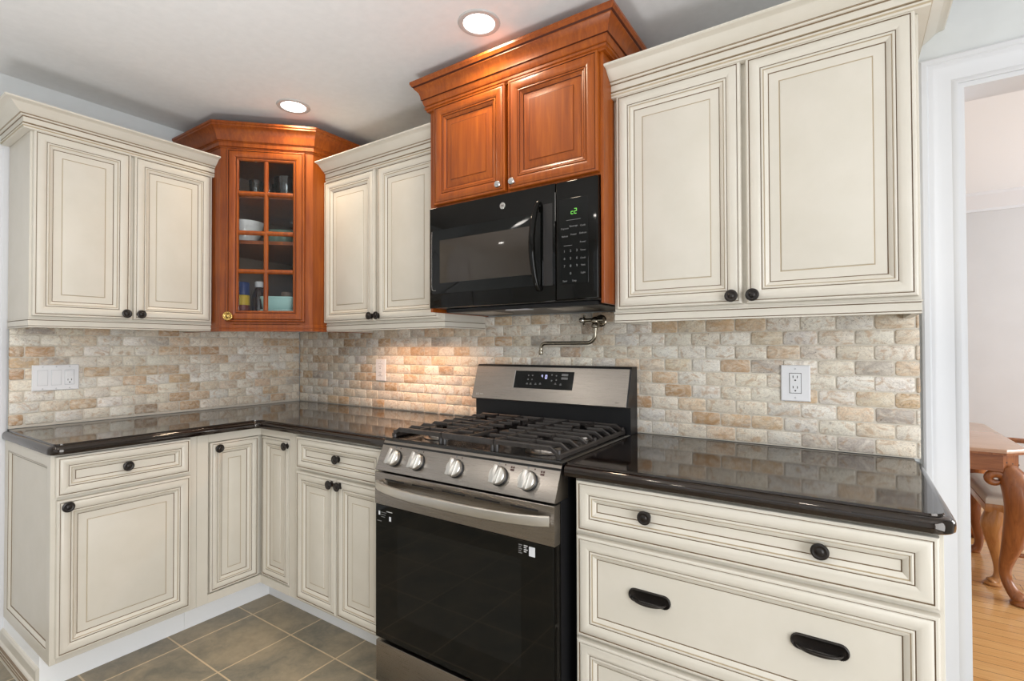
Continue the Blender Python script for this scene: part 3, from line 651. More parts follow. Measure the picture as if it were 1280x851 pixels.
# control panel (slanted)
mb = MB(); mb.extr([(-.600,.806),(-.681,.806),(-.6835,.8085),(-.6400,.9040),(-.6365,.9075),(-.600,.9075)], 0, RW, 'steel'); cp = mb.build('control_panel', rg, True, 24)
import itertools
d_ = Vector((0, .0435, .0955)).normalized(); nrm = Vector((0, -d_.z, d_.y))
def on_panel(x, s, h=0):                         # s along the slope from the bottom, h outward
    p = Vector((x, -.6835, .8085)) + d_*s + nrm*h; return p
for i, kx in enumerate((.083, .196, .3715, .5475, .6555)):
    k = MB(); XX = Matrix.Translation(on_panel(kx, .050)) @ Matrix(((1,0,0,0),(0,-nrm.y,d_.y,0),(0,-nrm.z,d_.z,0),(0,0,0,1)))
    k.X = XX                                     # local -y is outward, z up the slope
    k.lathe([(.031,0),(.031,.004),(.029,.006)], (0,0,0), (0,-1,0), 'black_satin', 32)
    k.lathe([(.0285,.006),(.0285,.019),(.0265,.0215),(0,.0215)], (0,0,0), (0,-1,0), 'steel_satin', 32)
    k.X = XX @ RY(8)
    k.box(-.0085, .0085, -.040, -.018, -.0285, .0285, 'steel_satin', .003, 2)
    bk = k.build('burner_knob', rg, True, 35); mb = MB()
    mb.X = Matrix.Translation(on_panel(kx-.010, .0895, .0003)) @ Matrix(((1,0,0,0),(0,-nrm.y,d_.y,0),(0,-nrm.z,d_.z,0),(0,0,0,1)))
    mb.box(-.003, .003, -.0002, 0, -.0035, .0035, 'print_grey')
    mb.X = mb.X @ T((.024,0,-.002)); mb.lathe([(.0025,0),(.0025,.0003),(0,.0003)], (0,0,0), (0,-1,0), 'print_dark', 10)
    if i > 2:
        mb.X = Matrix.Translation(on_panel(kx+.042, .079, .0003)) @ Matrix(((1,0,0,0),(0,-nrm.y,d_.y,0),(0,-nrm.z,d_.z,0),(0,0,0,1)))
        mb.box(-.007, .007, -.0002, 0, -.007, -.001, 'print_dark'); mb.box(-.007, -.001, -.0002, 0, .001, .007, 'print_dark'); mb.box(.001, .007, -.0002, 0, .001, .007, 'print_dark')
    mb.build('knob_marking', bk)

# oven door
od_ = MB(); od_.extr([(-.646,.194),(-.677,.194),(-.681,.198),(-.681,.797),(-.679,.7995),(-.646,.7995)], .001, RW-.001, 'black_gloss')
od = od_.build('oven_door', rg, True, 24)
mb = MB(); mb.extr([(-.650,.6835),(-.6835,.6835),(-.6845,.6845),(-.6845,.7985),(-.6835,.800),(-.650,.800)], 0, RW, 'steel'); 
mb.build('door_trim', od, True, 24)
mb = MB(); mb.box(.004, RW-.004, -.6835, -.6805, .200, .6825, 'black_glass', .001, 1); mb.build('door_glass', od)
mb = MB(); mb.rings(.115, .64, .30, .625, -.6835, [(0,.0,'oven_glass'),(.0,.0003,'oven_glass')], cap=True, back=False, capmat='oven_glass'); mb.build('oven_window', od)
for q in range(5): mb = MB(); mb.box(.052+.138*q, .150+.138*q, -.6850, -.684, .7765, .7815, 'slot'); mb.build('vent_slot', od)
mb = MB(); n = 30
for sgn in (0,):
    path = [(.022+(.744-.022)*i/n, -.694-.054*(1-abs(2*i/n-1)**2.6)**.8, .7585) for i in range(n+1)]
    prof = [(-.006,-.013),(-.003,-.0155),(.003,-.0155),(.006,-.013),(.007,0),(.006,.013),(.003,.0155),(-.003,.0155),(-.006,.013),(-.007,0)]
    vs = []; fs = []; k = len(prof)
    for i, p in enumerate(path):
        a = Vector(path[min(i+1, n)])-Vector(path[max(i-1, 0)]); a = Vector((a.x, a.y)).normalized(); q = Vector((a.y, -a.x))
        for (h, z) in prof: vs.append((p[0]+q.x*h, p[1]+q.y*h, p[2]+z))
    for i in range(n):
        for j in range(k): l = (j+1) % k; fs.append((i*k+j, (i+1)*k+j, (i+1)*k+l, i*k+l))
    fs += [tuple(range(k)), tuple(range(n*k, n*k+k))]; mb.add(vs, fs, 'steel_satin')
    for x in (.036, .730): mb.box(x-.012, x+.012, -.699, -.684, .748, .769, 'steel_satin', .003, 1)
mb.build('oven_handle', od, True, 30)
mb = MB()
for (x, z, s) in ((.018, .652, .009), (.074, .638, .010)): mb.box(x, x+s, -.6839, -.6836, z-s*.8, z+s*.8, 'sticker')
for q in range(3): mb.box(.032, .060-.004*q, -.6839, -.6836, .655-.008*q, .657-.008*q, 'print_grey')
mb.box(.012, .034, -.6839, -.6836, .622, .6245, 'print_grey'); mb.box(.06, .09, -.6839, -.6836, .661, .6635, 'print_white')
mb.build('label_sticker', od); mb = MB()
for q in range(5): mb.box(.632, .645-.003*(q % 2), -.6839, -.6836, .666-.006*q, .6685-.006*q, 'print_grey')
for q in range(4): mb.box(.651, .664-.004*(q % 2), -.6839, -.6836, .666-.006*q, .669-.006*q, 'print_white')
mb.box(.669, .690, -.6839, -.6836, .640, .668, 'sticker')
mb.build('label_sticker', od)
mb = MB(); mb.box(.001, RW-.001, -.681, -.646, .036, .184, 'steel', .003, 2); mb.build('storage_drawer', rg)
# backguard
mb = MB(); mb.extr([(-.004,.90),(-.075,.90),(-.078,1.02),(-.108,1.022),(-.061,1.172),(-.055,1.178),(-.004,1.178)], .0, RW, 'black_satin'); bg = mb.build('backguard', rg, True, 20)
e_ = Vector((0, .047, .150)).normalized(); en = Vector((0, -e_.z, e_.y))
BGX = Matrix.Translation(Vector((0, -.108, 1.022))) @ Matrix(((1,0,0,0),(0,-en.y,e_.y,0),(0,-en.z,e_.z,0),(0,0,0,1)))
mb = MB(); mb.X = BGX; mb.box(-.001, RW-.006, -.0035, .012, .001, .154, 'steel', .0015, 1); sp = mb.build('backguard_panel', rg)
mb = MB(); mb.X = BGX; mb.box(.222, .512, -.0045, -.002, .058, .136, 'black_glass', .0006, 1); mb.box(.2195, .222, -.0046, -.002, .058, .136, 'steel_bright'); disp = mb.build('control_display', rg)
mb = MB(); mb.X = BGX
def seg(mb, x, z, on, s=.0062, mat='led_blue', y=-.0049, tk=.0016):
    w, h = s, s
    S = {'a':(x,x+w,z+2*h-tk/2,z+2*h+tk/2),'g':(x,x+w,z+h-tk/2,z+h+tk/2),'d':(x,x+w,z-tk/2,z+tk/2),'f':(x-tk/2,x+tk/2,z+h,z+2*h),'b':(x+w-tk/2,x+w+tk/2,z+h,z+2*h),'e':(x-tk/2,x+tk/2,z,z+h),'c':(x+w-tk/2,x+w+tk/2,z,z+h)}
    for q in on: a = S[q]; mb.box(a[0], a[1], y, y+.0003, a[2], a[3], mat)
seg(mb, .358, .108, 'fgbac', .0055); seg(mb, .377, .104, 'abcdef', .0075, tk=.0026)
mb.build('clock_digits', disp)
mb = MB(); mb.X = BGX
dm = {True: mb, False: MB()}; dm[False].X = BGX
for (x, z) in ((.292,.116),(.312,.116),(.292,.098),(.312,.098),(.408,.121),(.43,.118),(.41,.096),(.432,.099)): dm[x < .39].lathe([(.0035,0),(.0035,.0002),(0,.0002)], (x,-.0045,z), (0,-1,0), 'print_grey', 8)
for (x, z) in ((.29,.077),(.308,.077),(.333,.077),(.356,.079),(.43,.081),(.455,.079)): dm[x < .39].box(x-.005, x+.005, -.0048, -.0045, z-.0015, z+.0015, 'print_grey'); dm[x < .39].box(x-.003, x+.003, -.0048, -.0045, z+.003, z+.0055, 'print_grey')
for z in (.107, .122): dm[False].box(.455, .485, -.0048, -.0045, z-.005, z+.005, 'print_grey', 0)
dm[True].build('display_marking', disp); dm[False].build('display_marking', disp)
mb = MB(); mb.X = BGX @ T((.030,-.0037,.021)); mb.text('LG', .013, 'print_white'); mb.X = BGX @ T((.052,-.0037,.022)); mb.text('ThinQ', .007, 'print_white'); mb.build('logo', sp); mb = MB()
mb.X = BGX @ T((.712,-.0037,.018)); mb.text('Smart', .007, 'print_dark'); mb.build('logo', sp)
# burners and grates
for i, (x, y, r) in enumerate(((.145,-.480,.046), (.145,-.205,.036), (.378,-.345,.042), (.612,-.480,.050), (.612,-.205,.036))):
    mb = MB(); sx = 1.0; sy = 1.9 if i == 2 else 1.
    mb.lathe([(r*1.45,.909),(r*1.45,.9115),(r*1.1,.9125),(r*1.05,.922),(r*.98,.926)], (x,y,0), (0,0,1), 'steel', 28, sx, sx if i != 2 else sx)
    mb.lathe([(r,.926),(r*1.02,.929),(r*1.0,.934),(r*.9,.936),(0,.9365)], (x,y,0), (0,0,1), 'cast_iron', 28)
    mb.build('burner', rg, True, 35)
def bar(mb, p, q, w=.0075, h=.012, drop0=0, drop1=0):
    """cast bar with a tapering top from p to q (z is the top)"""
    p = Vector(p); q = Vector(q); d = (q-p); L = d.length; d.normalize(); s = Vector((0,0,1)).cross(d).normalized()
    vs = []
    for (o, ww, hh) in ((p, w, h), (q, w, h)):
        for (a, z) in ((-.5,-1),(.5,-1),(.5,-.25),(.28,0),(-.28,0),(-.5,-.25)): vs.append(o + s*(a*ww) + Vector((0,0,z*hh)))
    fs = [tuple(range(6))[::-1], tuple(range(6,12))]+[(i,(i+1)%6,6+(i+1)%6,6+i) for i in range(6)]
    mb.add(vs, fs, 'cast_iron')
GZ = .957
def grate(x0, x1, side):
    mb = MB(); y0, y1 = -.618, -.088; xc = (x0+x1)/2; gi = .0006
    # frame: low side rails, front and back bars
    for (x, y) in ((x0+.008,y0+.008),(x1-.008,y0+.008),(x0+.008,y1-.008),(x1-.008,y1-.008),(x0+.008,(y0+y1)/2),(x1-.008,(y0+y1)/2)):
        mb.lathe([(.0085,.9185 if (x < .03 or x > RW-.03) else .909),(.0070,.93),(.0065,.946)], (x,y,0), (0,0,1), 'cast_iron', 10)
    if side == 0:
        for x in (x0+.006, x1-.006): bar(mb, (x,y0,GZ-.002), (x,y1,GZ-.002), .010, .018)
        bar(mb, (x0,y0+.006,GZ), (x1,y0+.006,GZ), .011, .020); bar(mb, (x0,y1-.006,GZ), (x1,y1-.006,GZ), .011, .018)
        for y in (-.53,-.47,-.41,-.28,-.22,-.16): bar(mb, (x0+.006,y,GZ), (x0+.075,y,GZ)); bar(mb, (x1-.075,y,GZ), (x1-.006,y,GZ))
        for (a, b_) in ((y0+.006,-.44),(-.25,y1-.006)): bar(mb, (xc,a,GZ), (xc,b_,GZ))
        bar(mb, (x0+.006,-.345,GZ), (xc-.03,-.345,GZ)); bar(mb, (xc+.03,-.345,GZ), (x1-.006,-.345,GZ))
    else:
        xo, xi = (x0, x1) if side < 0 else (x1, x0); s = 1 if side < 0 else -1
        bar(mb, (xi-s*.006,y0,GZ-.001), (xi-s*.006,y1,GZ-.001), .010, .018)
        bar(mb, (xo+s*.006,y0,GZ-.022), (xo+s*.006,y1,GZ-.022), .012, .014)
        ys = [y0+.007+ (y1-y0-.014)*i/8 for i in range(9)]
        for i, y in enumerate(ys):
            wd = .0085 if 0 < i < 8 else .012
            inner = xi-s*.004
            bx = [145e-3 if side < 0 else .612]; 
            near = any(abs(y-by) < .05 for by in (-.48,-.205)) and 0 < i < 8
            end = xo+s*(.045 if side < 0 else .045)
            bar(mb, (xo+s*.034,y,GZ), ((bx[0]-s*.030) if near else inner, y, GZ), wd, .016 if i in (0,8) else .013)
            bar(mb, (xo+s*.004,y,GZ-.020), (xo+s*.0345,y,GZ), wd, .014)
            if near: bar(mb, (bx[0]+s*.032,y,GZ), (inner,y,GZ), wd, .013)
        for by in (-.48,-.205):
            for q in (1,-1): bar(mb, (bx[0], by+q*.118, GZ), (bx[0], by+q*.032, GZ), .0085, .013)
    mb.build('burner_grate', rg, True, 30)
grate(.018, .264, -1); grate(.2655, .490, 0); grate(.4915, RW-.018, 1)

# ------------------------------------------------------------------ microwave
MX, MW_, MZ0, MZ1, MY = 1.5235, .7575, 1.4185, 1.8335, -.405
mo = thing('microwave_oven', 'black over-the-range microwave below the cherry cabinet', 'microwave', (MX,0,0))
mb = MB(); mb.box(0, MW_, MY+.03, .0085, 1.420, 1.832, 'black_satin', .002, 1)
mb.box(.03, MW_-.03, MY+.07, -.02, 1.404, 1.420, 'black_satin', .002, 1)
mb.build('microwave_body', mo)
mb = MB()
for x0, x1 in ((.10,.25),(.50,.65)): mb = MB(); mb.box(x0, x1, -.30, -.15, 1.4025, 1.4045, 'steel'); mb.build('grease_filter', mo)
mb = MB(); mb.box(.33, .43, -.33, -.28, 1.4025, 1.4045, 'sticker'); mb.build('lamp_cover', mo)
DS = .5965
mb = MB(); mb.box(0, DS-.0008, MY, MY+.0298, MZ0, MZ1, 'black_gloss', .003, 2); md = mb.build('door', mo)
mb = MB(); mb.X = T((0,0,0)); mb.rings(.012, .546, 1.476, 1.740, MY+.0006, [(0,.0,'black_glass'),(.001,.0012,'black_glass'),(.044,.0012,'black_glass'),(.0445,.0014,'window_glass')], cap=True, back=False, capmat='window_glass'); mb.build('door_window', md)
mb = MB(); mb.tube([(.0135, MY-.0006, 1.735), (.0125, MY-.0006, 1.70), (.0125, MY-.0006, 1.51), (.0145, MY-.0006, 1.496), (.02, MY-.0006, 1.491), (.036, MY-.0006, 1.491)], .0011, 'steel_bright', 8); mb.build('window_edge', md)
mb = MB(); hx = .5325; n = 24
pts = [(hx+.002-.010*sin(pi*i/n), MY-.013-.030*sin(pi*i/n)**.6, 1.462+(1.770-1.462)*i/n) for i in range(n+1)]
mb.tube(pts, [.009+.003*sin(pi*i/n) for i in range(n+1)], 'black_gloss', 12)
mb.box(hx-.008, hx+.010, MY-.016, MY, 1.456, 1.478, 'black_gloss', .003, 1); mb.box(hx-.008, hx+.010, MY-.016, MY, 1.754, 1.776, 'black_gloss', .003, 1)
mb.build('door_handle', md, True, 50)
mb = MB(); mb.box(hx+.0155, DS-.012, MY-.0008, MY+.001, 1.475, 1.765, 'slot'); mb.build('handle_recess', md)
mb = MB(); mb.lathe([(.0125,0),(.0125,.0015),(.0115,.0022),(.0095,.0022),(.0092,.0016),(0,.0016)], (.371,MY+.0002,1.789), (0,-1,0), 'chrome', 28)
mb.X = T((.371,MY-.0018,1.789)); mb.text('GE', .0105, 'print_dark'); mb.build('emblem', md, True, 40)
mb = MB(); mb.box(DS+.0008, MW_, MY, MY+.0298, MZ0, MZ1, 'black_gloss', .006, 3); mp_ = mb.build('control_panel', mo)
mb = MB(); mb.box(DS-.0006, DS+.0006, MY-.0005, MY+.01, 1.70, 1.80, 'steel_bright'); mb.build('panel_seam', mo)
mb = MB(); mb.box(DS+.016, MW_-.035, MY-.0008, MY+.001, 1.475, 1.770, 'black_glass', .0004, 1); kp = mb.build('keypad', mp_)
mb = MB(); seg(mb, .6585, 1.715, 'gde', .0085, 'led_green', MY-.0012, .002); seg(mb, .671, 1.715, 'abged', .0085, 'led_green', MY-.0012, .002); mb.build('clock_digits', kp)
mb = MB(); ky = MY-.0009
def word(x, z, s, q): mb.X = T((x, ky, z)); mb.text(q, s, 'print_grey')
mb.box(.640, .695, ky-.0002, ky, 1.694, 1.6952, 'print_grey')
mb.build('key_marking', kp); mb = MB()
for x, z, a in ((.634,1.667,'Popcorn'),(.634,1.640,'Reheat'),(.668,1.673,'Beverage'),(.668,1.644,'Potato'),(.703,1.671,'Cook'),(.703,1.645,'Defrost'),(.703,1.615,'Power'),(.703,1.587,'Timer'),(.703,1.560,'Clock'),(.703,1.536,'Vent'),(.703,1.510,'Light')):
    if a == 'Cook': mb.build('key_marking', kp); mb = MB()
    word(x, z, .0085, a)
    if x > .70: mb.build('key_marking', kp); mb = MB()
mb = MB()
mb.X = I4.copy(); mb.box(.630, .662, ky-.0002, ky, 1.6065, 1.608, 'print_grey')
for i, ch in enumerate('123456789'): word(.632+.024*(i % 3), 1.588-.026*(i//3), .012, ch)
word(.656, 1.510, .012, '0'); mb.build('key_marking', kp); mb = MB(); word(.634, 1.485, .009, 'Start'); word(.670, 1.485, .009, 'Stop')
mb.build('key_marking', kp)

# ------------------------------------------------------------------ wall fittings
pf = thing('pot_filler_faucet', 'nickel swing-arm faucet on the tile above the range', 'faucet', (2.112,0,1.366))
mb = MB(); mb.lathe([(.026,-.0012),(.026,.004),(.022,.008),(.013,.010),(.013,.05)], (.0,0,0), (0,-1,0), 'nickel', 24); mb.ball((0,-.058,-.002), .0175, 'nickel'); mb.lathe([(.015,0),(.016,.004),(.016,.012),(.012,.016),(.012,.026)], (0,-.058,-.016), (0,0,-1), 'nickel', 18)
mb.lathe([(.010,0),(.010,.018),(.013,.019),(.013,.025),(0,.026)], (.012,-.058,0), (1,0,0), 'nickel', 16); mb.build('valve_body', pf, True, 40)
mb = MB(); mb.lathe([(.008,0),(.008,.03),(.011,.031),(.011,.038)], (-.012,-.058,.001), (-1,0,0), 'nickel', 16); c0 = Vector((-.055,-.058,.001))
mb.ball(c0, .010, 'chrome'); mb.lathe([(.007,0),(.0105,.002),(.0105,.010),(.007,.013),(0,.0135)], (c0.x,c0.y-.008,c0.z), (0,-1,0), 'chrome', 18)
for a in (90, 210, 330):
    q = c0 + Vector((0, .022*sin(radians(a+60)), .022*cos(radians(a+60)))); mb.tube([c0, q], [.0042,.0034], 'nickel', 10); mb.ball(q, .0052, 'nickel', 10, 8)
mb.build('valve_handle', pf, True, 40)
pts = [(0,-.058,-.04),(0,-.058,-.052)]+[(-.036+.036*cos(radians(a)), -.058, -.056-.036*sin(radians(a))) for a in range(0,91,15)]+[(-.08,-.058,-.092),(-.16,-.058,-.092),(-.225,-.058,-.092)]+[(-.232-.026*sin(radians(a)), -.058, -.118+.026*cos(radians(a))) for a in range(0,91,15)]+[(-.258,-.058,-.128)]
mb = MB(); mb.tube(pts, .0078, 'nickel', 14); mb.build('swing_arm', pf, True, 40)
mb = MB(); mb.lathe([(.0085,0),(.0098,.002),(.0098,.018),(.0085,.020),(0,.020)], (-.258,-.058,-.122), (0,0,-1), 'nickel', 16); mb.build('spout_tip', pf, True, 40)
def plate(mb, w, h, t=.006): mb.rings(-w/2, w/2, -h/2, h/2, -.0002, [(0,0,'white_plastic'),(0,t-.003,'white_plastic'),(.003,t,'white_plastic'),(.007,t,'white_plastic')])
def recept(mb, cz, y):
    for s in (-1, 1): mb.box(s*.0063-.0011, s*.0063+.0011, y-.0004, y, cz-.001, cz+.007, 'slot')
    mb.lathe([(.0026,0),(.0026,.0004),(0,.0004)], (0,y,cz-.0085), (0,-1,0), 'slot', 12)
def screws(t, xs, zs, y):
    for x in xs:
        for z in zs: mb = MB(); mb.lathe([(.003,0),(.003,.0008),(.002,.0014),(0,.0014)], (x,y,z), (0,-1,0), 'white_plastic_shade', 12); mb.build('screw', t)
def outlet(label, loc, w):
    t = thing('wall_outlet', label, 'outlet', loc)
    mb = MB(); plate(mb, w, .122); mb.build('cover_plate', t)
    mb = MB(); mb.box(-.0180, .0180, -.0064, -.001, -.0345, .0345, 'slot'); mb.box(-.0165, .0165, -.0085, -.001, -.033, .033, 'white_plastic', .001, 1); recept(mb, .0185, -.0085); recept(mb, -.0165, -.0085); mb.build('receptacle', t)
    screws(t, (0,), (.048,-.048), -.0062)
outlet('white duplex outlet on the tile above the right-hand countertop', (2.820,-.0008,1.133), .088)
outlet('white duplex outlet on the tile left of the range', (.775,-.0008,1.131), .080)
sw = thing('switch_plate', 'white three-gang plate with two rocker switches and one outlet', 'switch', (.0008,-1.2115,1.127), 90)
mb = MB(); plate(mb, .163, .114); mb.build('cover_plate', sw)
for x in (-.0465, 0):
    mb = MB(); mb.box(x-.0180, x+.0180, -.0063, -.001, -.0345, .0345, 'white_plastic_shade'); mb.extr([(-.001,-.0325),(-.0072,-.0325),(-.0088,0),(-.0105,.0325),(-.001,.0325)], x-.0160, x+.0160, 'white_plastic'); mb.build('rocker_switch', sw)
mb = MB(); mb.box(.0465-.0180, .0465+.0180, -.0063, -.001, -.0345, .0345, 'white_plastic_shade'); mb.box(.0465-.0160, .0465+.0160, -.0085, -.001, -.0325, .0325, 'white_plastic', .001, 1); mb.box(.0465-.013, .0465+.013, -.0105, -.008, .004, .030, 'white_plastic', .001, 1)
mb.X = T((.0465,0,0)); recept(mb, -.0145, -.0085); mb.build('receptacle', sw)
screws(sw, (-.0465,0,.0465), (.0485,-.0485), -.0062)

# ------------------------------------------------------------------ ceiling lights
def ceiling_light(x, y, label, group=None):
    t = thing('recessed_ceiling_light', label, 'light', (x,y,CZ), 0, group)
    mb = MB(); mb.lathe([(.056,.0),(.058,-.004),(.066,-.0055),(.074,-.004),(.077,-.0003),(.077,0)], (0,0,0), (0,0,1), 'lamp_trim', 40); mb.build('trim_ring', t, True, 40)
    mb = MB(); mb.lathe([(.0565,-.0005),(.0565,-.0025),(.040,-.0032),(0,-.0034)], (0,0,0), (0,0,1), 'lamp_lens', 40); mb.build('lens', t, True, 40)
    L = bpy.data.lights.new('downlight', 'AREA'); L.shape = 'DISK'; L.size = .11; L.energy = 4.6 if group else 3.1; L.color = (1,.82,.60) if not group else (1,.94,.86); L.spread = radians(150)
    o = bpy.data.objects.new('downlight', L); COL.objects.link(o); o.location = (x, y, CZ-.012)
ceiling_light(1.874, -.521, 'recessed round ceiling light in front of the cherry microwave cabinet')
ceiling_light(.7456, -.526, 'recessed round ceiling light in front of the glass corner cabinet')
for i, (x, y) in enumerate(((2.95,-.6),(.75,-2.4),(1.9,-2.4),(3.0,-2.6),(1.9,-3.6))):
    if i: ceiling_light(x, y, 'unseen recessed round ceiling light added over the part of the kitchen behind the camera', 'added ceiling lights behind the camera')  # unseen downlights added to even out the light in the room

# ------------------------------------------------------------------ dining table and chair
def spline(keys, n=8):
    """Catmull-Rom through (point, radius) keys"""
    P = [Vector((*k[0], k[1])) if False else (Vector(k[0]), k[1]) for k in keys]; out = []
    for i in range(len(P)-1):
        a, b_, c, d = P[max(i-1,0)], P[i], P[i+1], P[min(i+2, len(P)-1)]
        for j in range(n):
            t = j/n; f = lambda p0,p1,p2,p3: .5*((2*p1)+(p2-p0)*t+(2*p0-5*p1+4*p2-p3)*t*t+(3*p1-p0-3*p2+p3)*t**3)
            out.append((f(a[0],b_[0],c[0],d[0]), f(a[1],b_[1],c[1],d[1])))
    out.append(P[-1]); return [p for p,_ in out], [max(.001, r) for _,r in out]
def cabriole(mb, x, y, h, sx, sy, k, mat, tk=1., amp=1.):
    """cabriole leg: knee bulging to (sx, sy), slim ankle, pad foot turned out"""
    D = Vector((sx, sy, 0)).normalized()
    key = [(.0,1.0,.040),(.018,.90,.046),(.034,.80,.046),(.030,.66,.036),(.012,.50,.029),(-.006,.34,.024),(-.012,.20,.021),(-.002,.10,.021),(.020,.045,.026),(.042,.022,.030),(.052,.0125,.027)]
    p, r = spline([(Vector((x,y,0))+D*(a*k*amp)+Vector((0,0,z*h)), rr*k*tk) for a, z, rr in key], 5)
    mb.tube(p, r, mat, 16)
    f = p[-1]; mb.lathe([(.024*k,0),(.036*k,.003),(.038*k,.010),(.032*k,.016),(.018*k,.022)], (f.x-D.x*.008*k, f.y-D.y*.008*k, 0), (0,0,1), mat, 18)
tb = thing('dining_table', 'oak dining table with curved scrolled legs, seen through the doorway', 'table', (3.692,1.42,0))
# local: x from -1.7 to 0, y from 0 to 1.13, corners cut at 45 degrees
TL, TW, TC = 1.7, 1.13, .09
def oct_(e, c=TC): return [(-TL+c,e),(-c,e),(-e,c),(-e,TW-c),(-c,TW-e),(-TL+c,TW-e),(-TL+e,TW-c),(-TL+e,c)]
mb = MB(); k = 8; R_ = [(.012,.722),(.004,.722),(.004,.7325),(.0,.7335),(.0,.746),(.003,.7505),(.010,.752)]
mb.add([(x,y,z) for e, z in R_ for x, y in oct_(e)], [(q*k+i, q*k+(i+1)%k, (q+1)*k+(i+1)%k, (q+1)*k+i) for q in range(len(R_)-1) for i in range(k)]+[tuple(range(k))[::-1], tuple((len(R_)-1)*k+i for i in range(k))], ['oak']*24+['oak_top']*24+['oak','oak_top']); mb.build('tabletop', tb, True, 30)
mb = MB(); i_ = .030; q_ = .098
mb.box(-TL+q_, -q_, i_, i_+.022, .638, .722, 'oak_rail'); mb.box(-TL+q_, -q_, TW-i_-.022, TW-i_, .638, .722, 'oak_rail'); mb.box(-i_-.022, -i_, q_, TW-q_, .638, .722, 'oak_rail'); mb.box(-TL+i_, -TL+i_+.022, q_, TW-q_, .638, .722, 'oak_rail'); mb.build('apron', tb)
for (cx_, cy_, sx, sy) in ((0, 0, 1, -1), (0, TW, 1, 1), (-TL, 0, -1, -1), (-TL, TW, -1, 1)):
    mb = MB(); bx, by = cx_-sx*.080, cy_-sy*.080
    ring = [(cx_-sx*.030, cy_-sy*.100), (cx_-sx*.100, cy_-sy*.030), (cx_-sx*.128, cy_-sy*.052), (cx_-sx*.128, cy_-sy*.128), (cx_-sx*.052, cy_-sy*.128)]
    mb.prism(ring, .628, .722, 'oak')
    D = Vector((sx, sy, 0)).normalized()
    key = [(.000,.640,.046),(.030,.600,.055),(.052,.540,.060),(.056,.470,.057),(.045,.390,.050),(.028,.300,.043),(.006,.220,.032),(-.010,.150,.0245),(-.004,.095,.0225),(.022,.050,.026),(.050,.026,.031),(.066,.0155,.027)]
    p, r = spline([(Vector((bx,by,0))+D*a+Vector((0,0,z)), rr) for a, z, rr in key], 5)
    mb.tube(p, r, 'oak', 18)
    f = p[-1]; mb.lathe([(.026,0),(.042,.003),(.045,.010),(.038,.018),(.022,.026)], (f.x-D.x*.008, f.y-D.y*.008, 0), (0,0,1), 'oak', 20)
    for (ux, uy) in ((-sx, 0), (0, -sy)):           # scrolled ears along both aprons
        o_ = Vector((bx, by, 0)) + D*.040 + Vector((ux, uy, 0))*.072; pts = []; rad = []
        for q in range(22):
            a = radians(-20+q*17); rr = .046*(1-q/27)
            pts.append(o_ + Vector((0,0,.594)) + Vector((ux, uy, 0))*(-rr*cos(a)) + Vector((0,0,1))*(rr*sin(a)*.85)); rad.append(.0235*(1-q/60))
        mb.tube([Vector((bx, by, .555))+D*.045]+pts, [.024]+rad, 'oak', 12)
    l = mb.build('leg', tb, True, 45)
    if sx > 0 and sy < 0:
        for q in range(3):
            mb = MB(); mb.lathe([(.0035,0),(.0035,.001),(0,.001)], (-.083+.018*q, .047-.018*q, .682), (1,-1,0), 'slot', 8); mb.build('peg', l)
ch = thing('dining_chair', 'oak armchair with a cream seat, pulled up to the end of the dining table', 'chair', (3.585,1.935,0))
# local: front edge at x=0, back toward +x, width along y (+-.29)
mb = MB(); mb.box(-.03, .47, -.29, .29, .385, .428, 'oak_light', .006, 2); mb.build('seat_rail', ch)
mb = MB(); 
for q in range(1): mb.rings(-.025, .465, -.285, .285, 0, [(0,.4282,'upholstery'),(.0,.452,'upholstery'),(.012,.470,'upholstery'),(.04,.483,'upholstery'),(.10,.490,'upholstery'),(.18,.493,'upholstery')])
for i in range(len(mb.v)): x, y, z = mb.v[i]; mb.v[i] = Vector((x, z, -y))
mb.build('seat_cushion', ch, True, 60)
for sy in (-1, 1):
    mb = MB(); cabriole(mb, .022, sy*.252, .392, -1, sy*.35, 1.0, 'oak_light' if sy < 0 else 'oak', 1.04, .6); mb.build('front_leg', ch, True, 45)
    mb = MB(); p, r = spline([(Vector((.50,sy*.24,0)),.017),(Vector((.455,sy*.24,.2)),.019),(Vector((.445,sy*.24,.42)),.020),(Vector((.47,sy*.24,.70)),.018),(Vector((.54,sy*.235,1.04)),.016)], 6); mb.tube(p, r, 'oak', 12); mb.build('back_leg', ch, True, 45)
    mb = MB(); mb.tube([(.03,sy*.25,.172),(.455,sy*.24,.172)], .011, 'oak', 10); mb.build('stretcher', ch, True, 45)
    mb = MB(); p, r = spline([(Vector((.17,sy*.285,.41)),.016),(Vector((.15,sy*.29,.55)),.015),(Vector((.175,sy*.295,.655)),.016),(Vector((.17,sy*.295,.685)),.019)], 5); mb.tube(p, r, 'oak', 12)
    p, r = spline([(Vector((.125,sy*.295,.688)),.014),(Vector((.18,sy*.297,.692)),.020),(Vector((.33,sy*.285,.692)),.018),(Vector((.478,sy*.24,.708)),.016)], 6); mb.tube(p, r, 'oak', 14, .75); mb.build('arm', ch, True, 45)
mb = MB(); mb.tube([(.24,-.245,.172),(.24,.245,.172)], .010, 'oak', 10); mb.build('stretcher', ch, True, 45)
mb = MB(); p, r = spline([(Vector((.54,-.26,1.02)),.02),(Vector((.565,-.12,1.05)),.026),(Vector((.57,0,1.065)),.028),(Vector((.565,.12,1.05)),.026),(Vector((.54,.26,1.02)),.02)], 5); mb.tube(p, r, 'oak', 12)
mb.build('crest_rail', ch, True, 45)
mb = MB(); mb.X = T((.447,0,0)) @ RY(8.5)
mb.box(-.008, .008, -.075, .075, .36, .97, 'oak', .004, 1); mb.build('back_splat', ch)

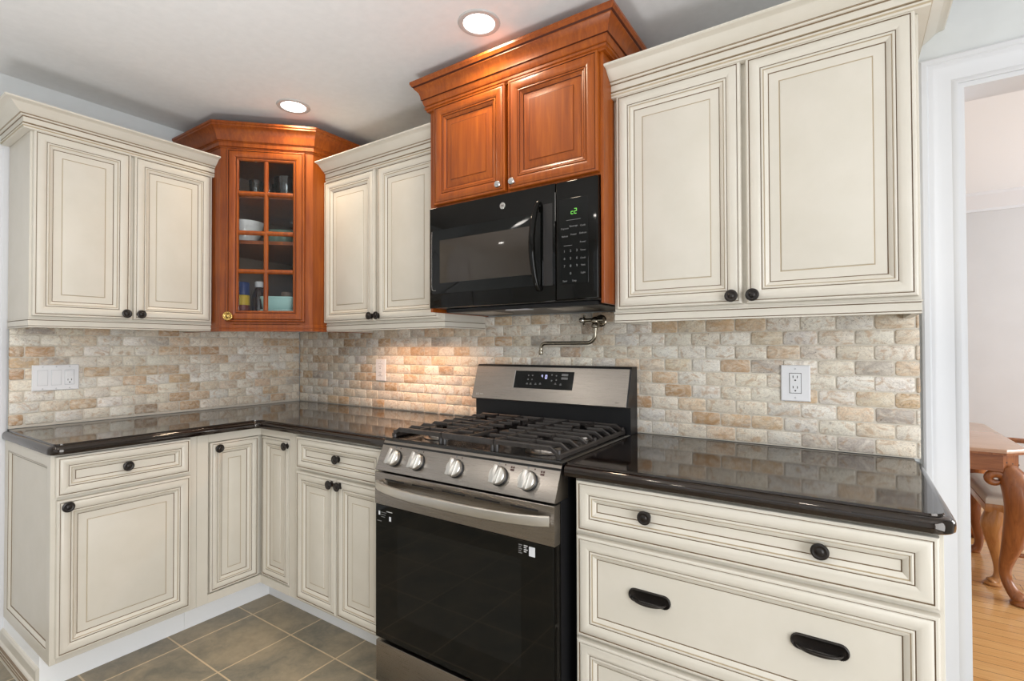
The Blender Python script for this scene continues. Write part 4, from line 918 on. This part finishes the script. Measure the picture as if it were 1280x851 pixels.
# ------------------------------------------------------------------ light
def area(name, loc, rot, sx, sy, e, col=(1,1,1), spread=180):
    L = bpy.data.lights.new(name, 'AREA'); L.shape = 'RECTANGLE'; L.size = sx; L.size_y = sy; L.energy = e; L.color = col; L.spread = radians(spread)
    o = bpy.data.objects.new(name, L); COL.objects.link(o); o.location = loc; o.rotation_euler = rot; return o
area('window_daylight', (RX1-2.2, RY1+.03, 1.55), (radians(90), 0, 0), 2.5, 1.15, 3, (.94,.97,1))          # faces +y, shaded side
area('window_daylight', (RX1-.03, -2.3, 1.1), (radians(90), 0, radians(90)), 2.1, 1.95, 82, (.955,.975,1))   # faces -x; key light put in at the added patio door
area('window_daylight', (DXR-.03, 1.8, 1.42), (radians(90), 0, radians(90)), 2.0, 1.4, 82, (.95,.98,1))    # dining
area('cabinet_light', (1.12, -.20, 1.374), (0,0,0), .62, .05, 3.1, (1,.58,.35), 135)                              # under-cabinet strip
area('ceiling_fill', (1.9, -1.9, .5), (radians(180),0,0), .5, .5, 16, (1,.99,.985), 130)     # unseen fill lamp added low down, aimed up to brighten the ceiling
W = bpy.data.worlds.new('World'); scene.world = W; W.use_nodes = True
W.node_tree.nodes['Background'].inputs[0].default_value = (.85,.92,1,1); W.node_tree.nodes['Background'].inputs[1].default_value = .8

# ------------------------------------------------------------------ camera
cam = bpy.data.cameras.new('camera'); co = bpy.data.objects.new('camera', cam); COL.objects.link(co)
cx, cy, cz, yaw, pit, rol, foc = 2.97554693, -1.95629848, 1.25734797, .590672936, .0132563157, -.00287450767, 630.597043
f = Vector((sin(-yaw)*cos(pit), cos(yaw)*cos(pit), sin(pit))); r_ = Vector((cos(yaw), sin(yaw), 0)); u = r_.cross(f)
r2 = r_*cos(rol)+u*sin(rol); u2 = r2.cross(f)
mt = Matrix((r2, u2, -f)).transposed().to_4x4(); mt.translation = (cx, cy, cz); co.matrix_world = mt
cam.sensor_fit = 'HORIZONTAL'; cam.sensor_width = 36; cam.lens = foc/1280*36; cam.clip_start = .02
scene.camera = co
vs_ = scene.view_settings; vs_.view_transform = 'Standard'; vs_.look = 'None'; vs_.gamma = 1; vs_.use_curve_mapping = False; vs_.exposure = 0.0
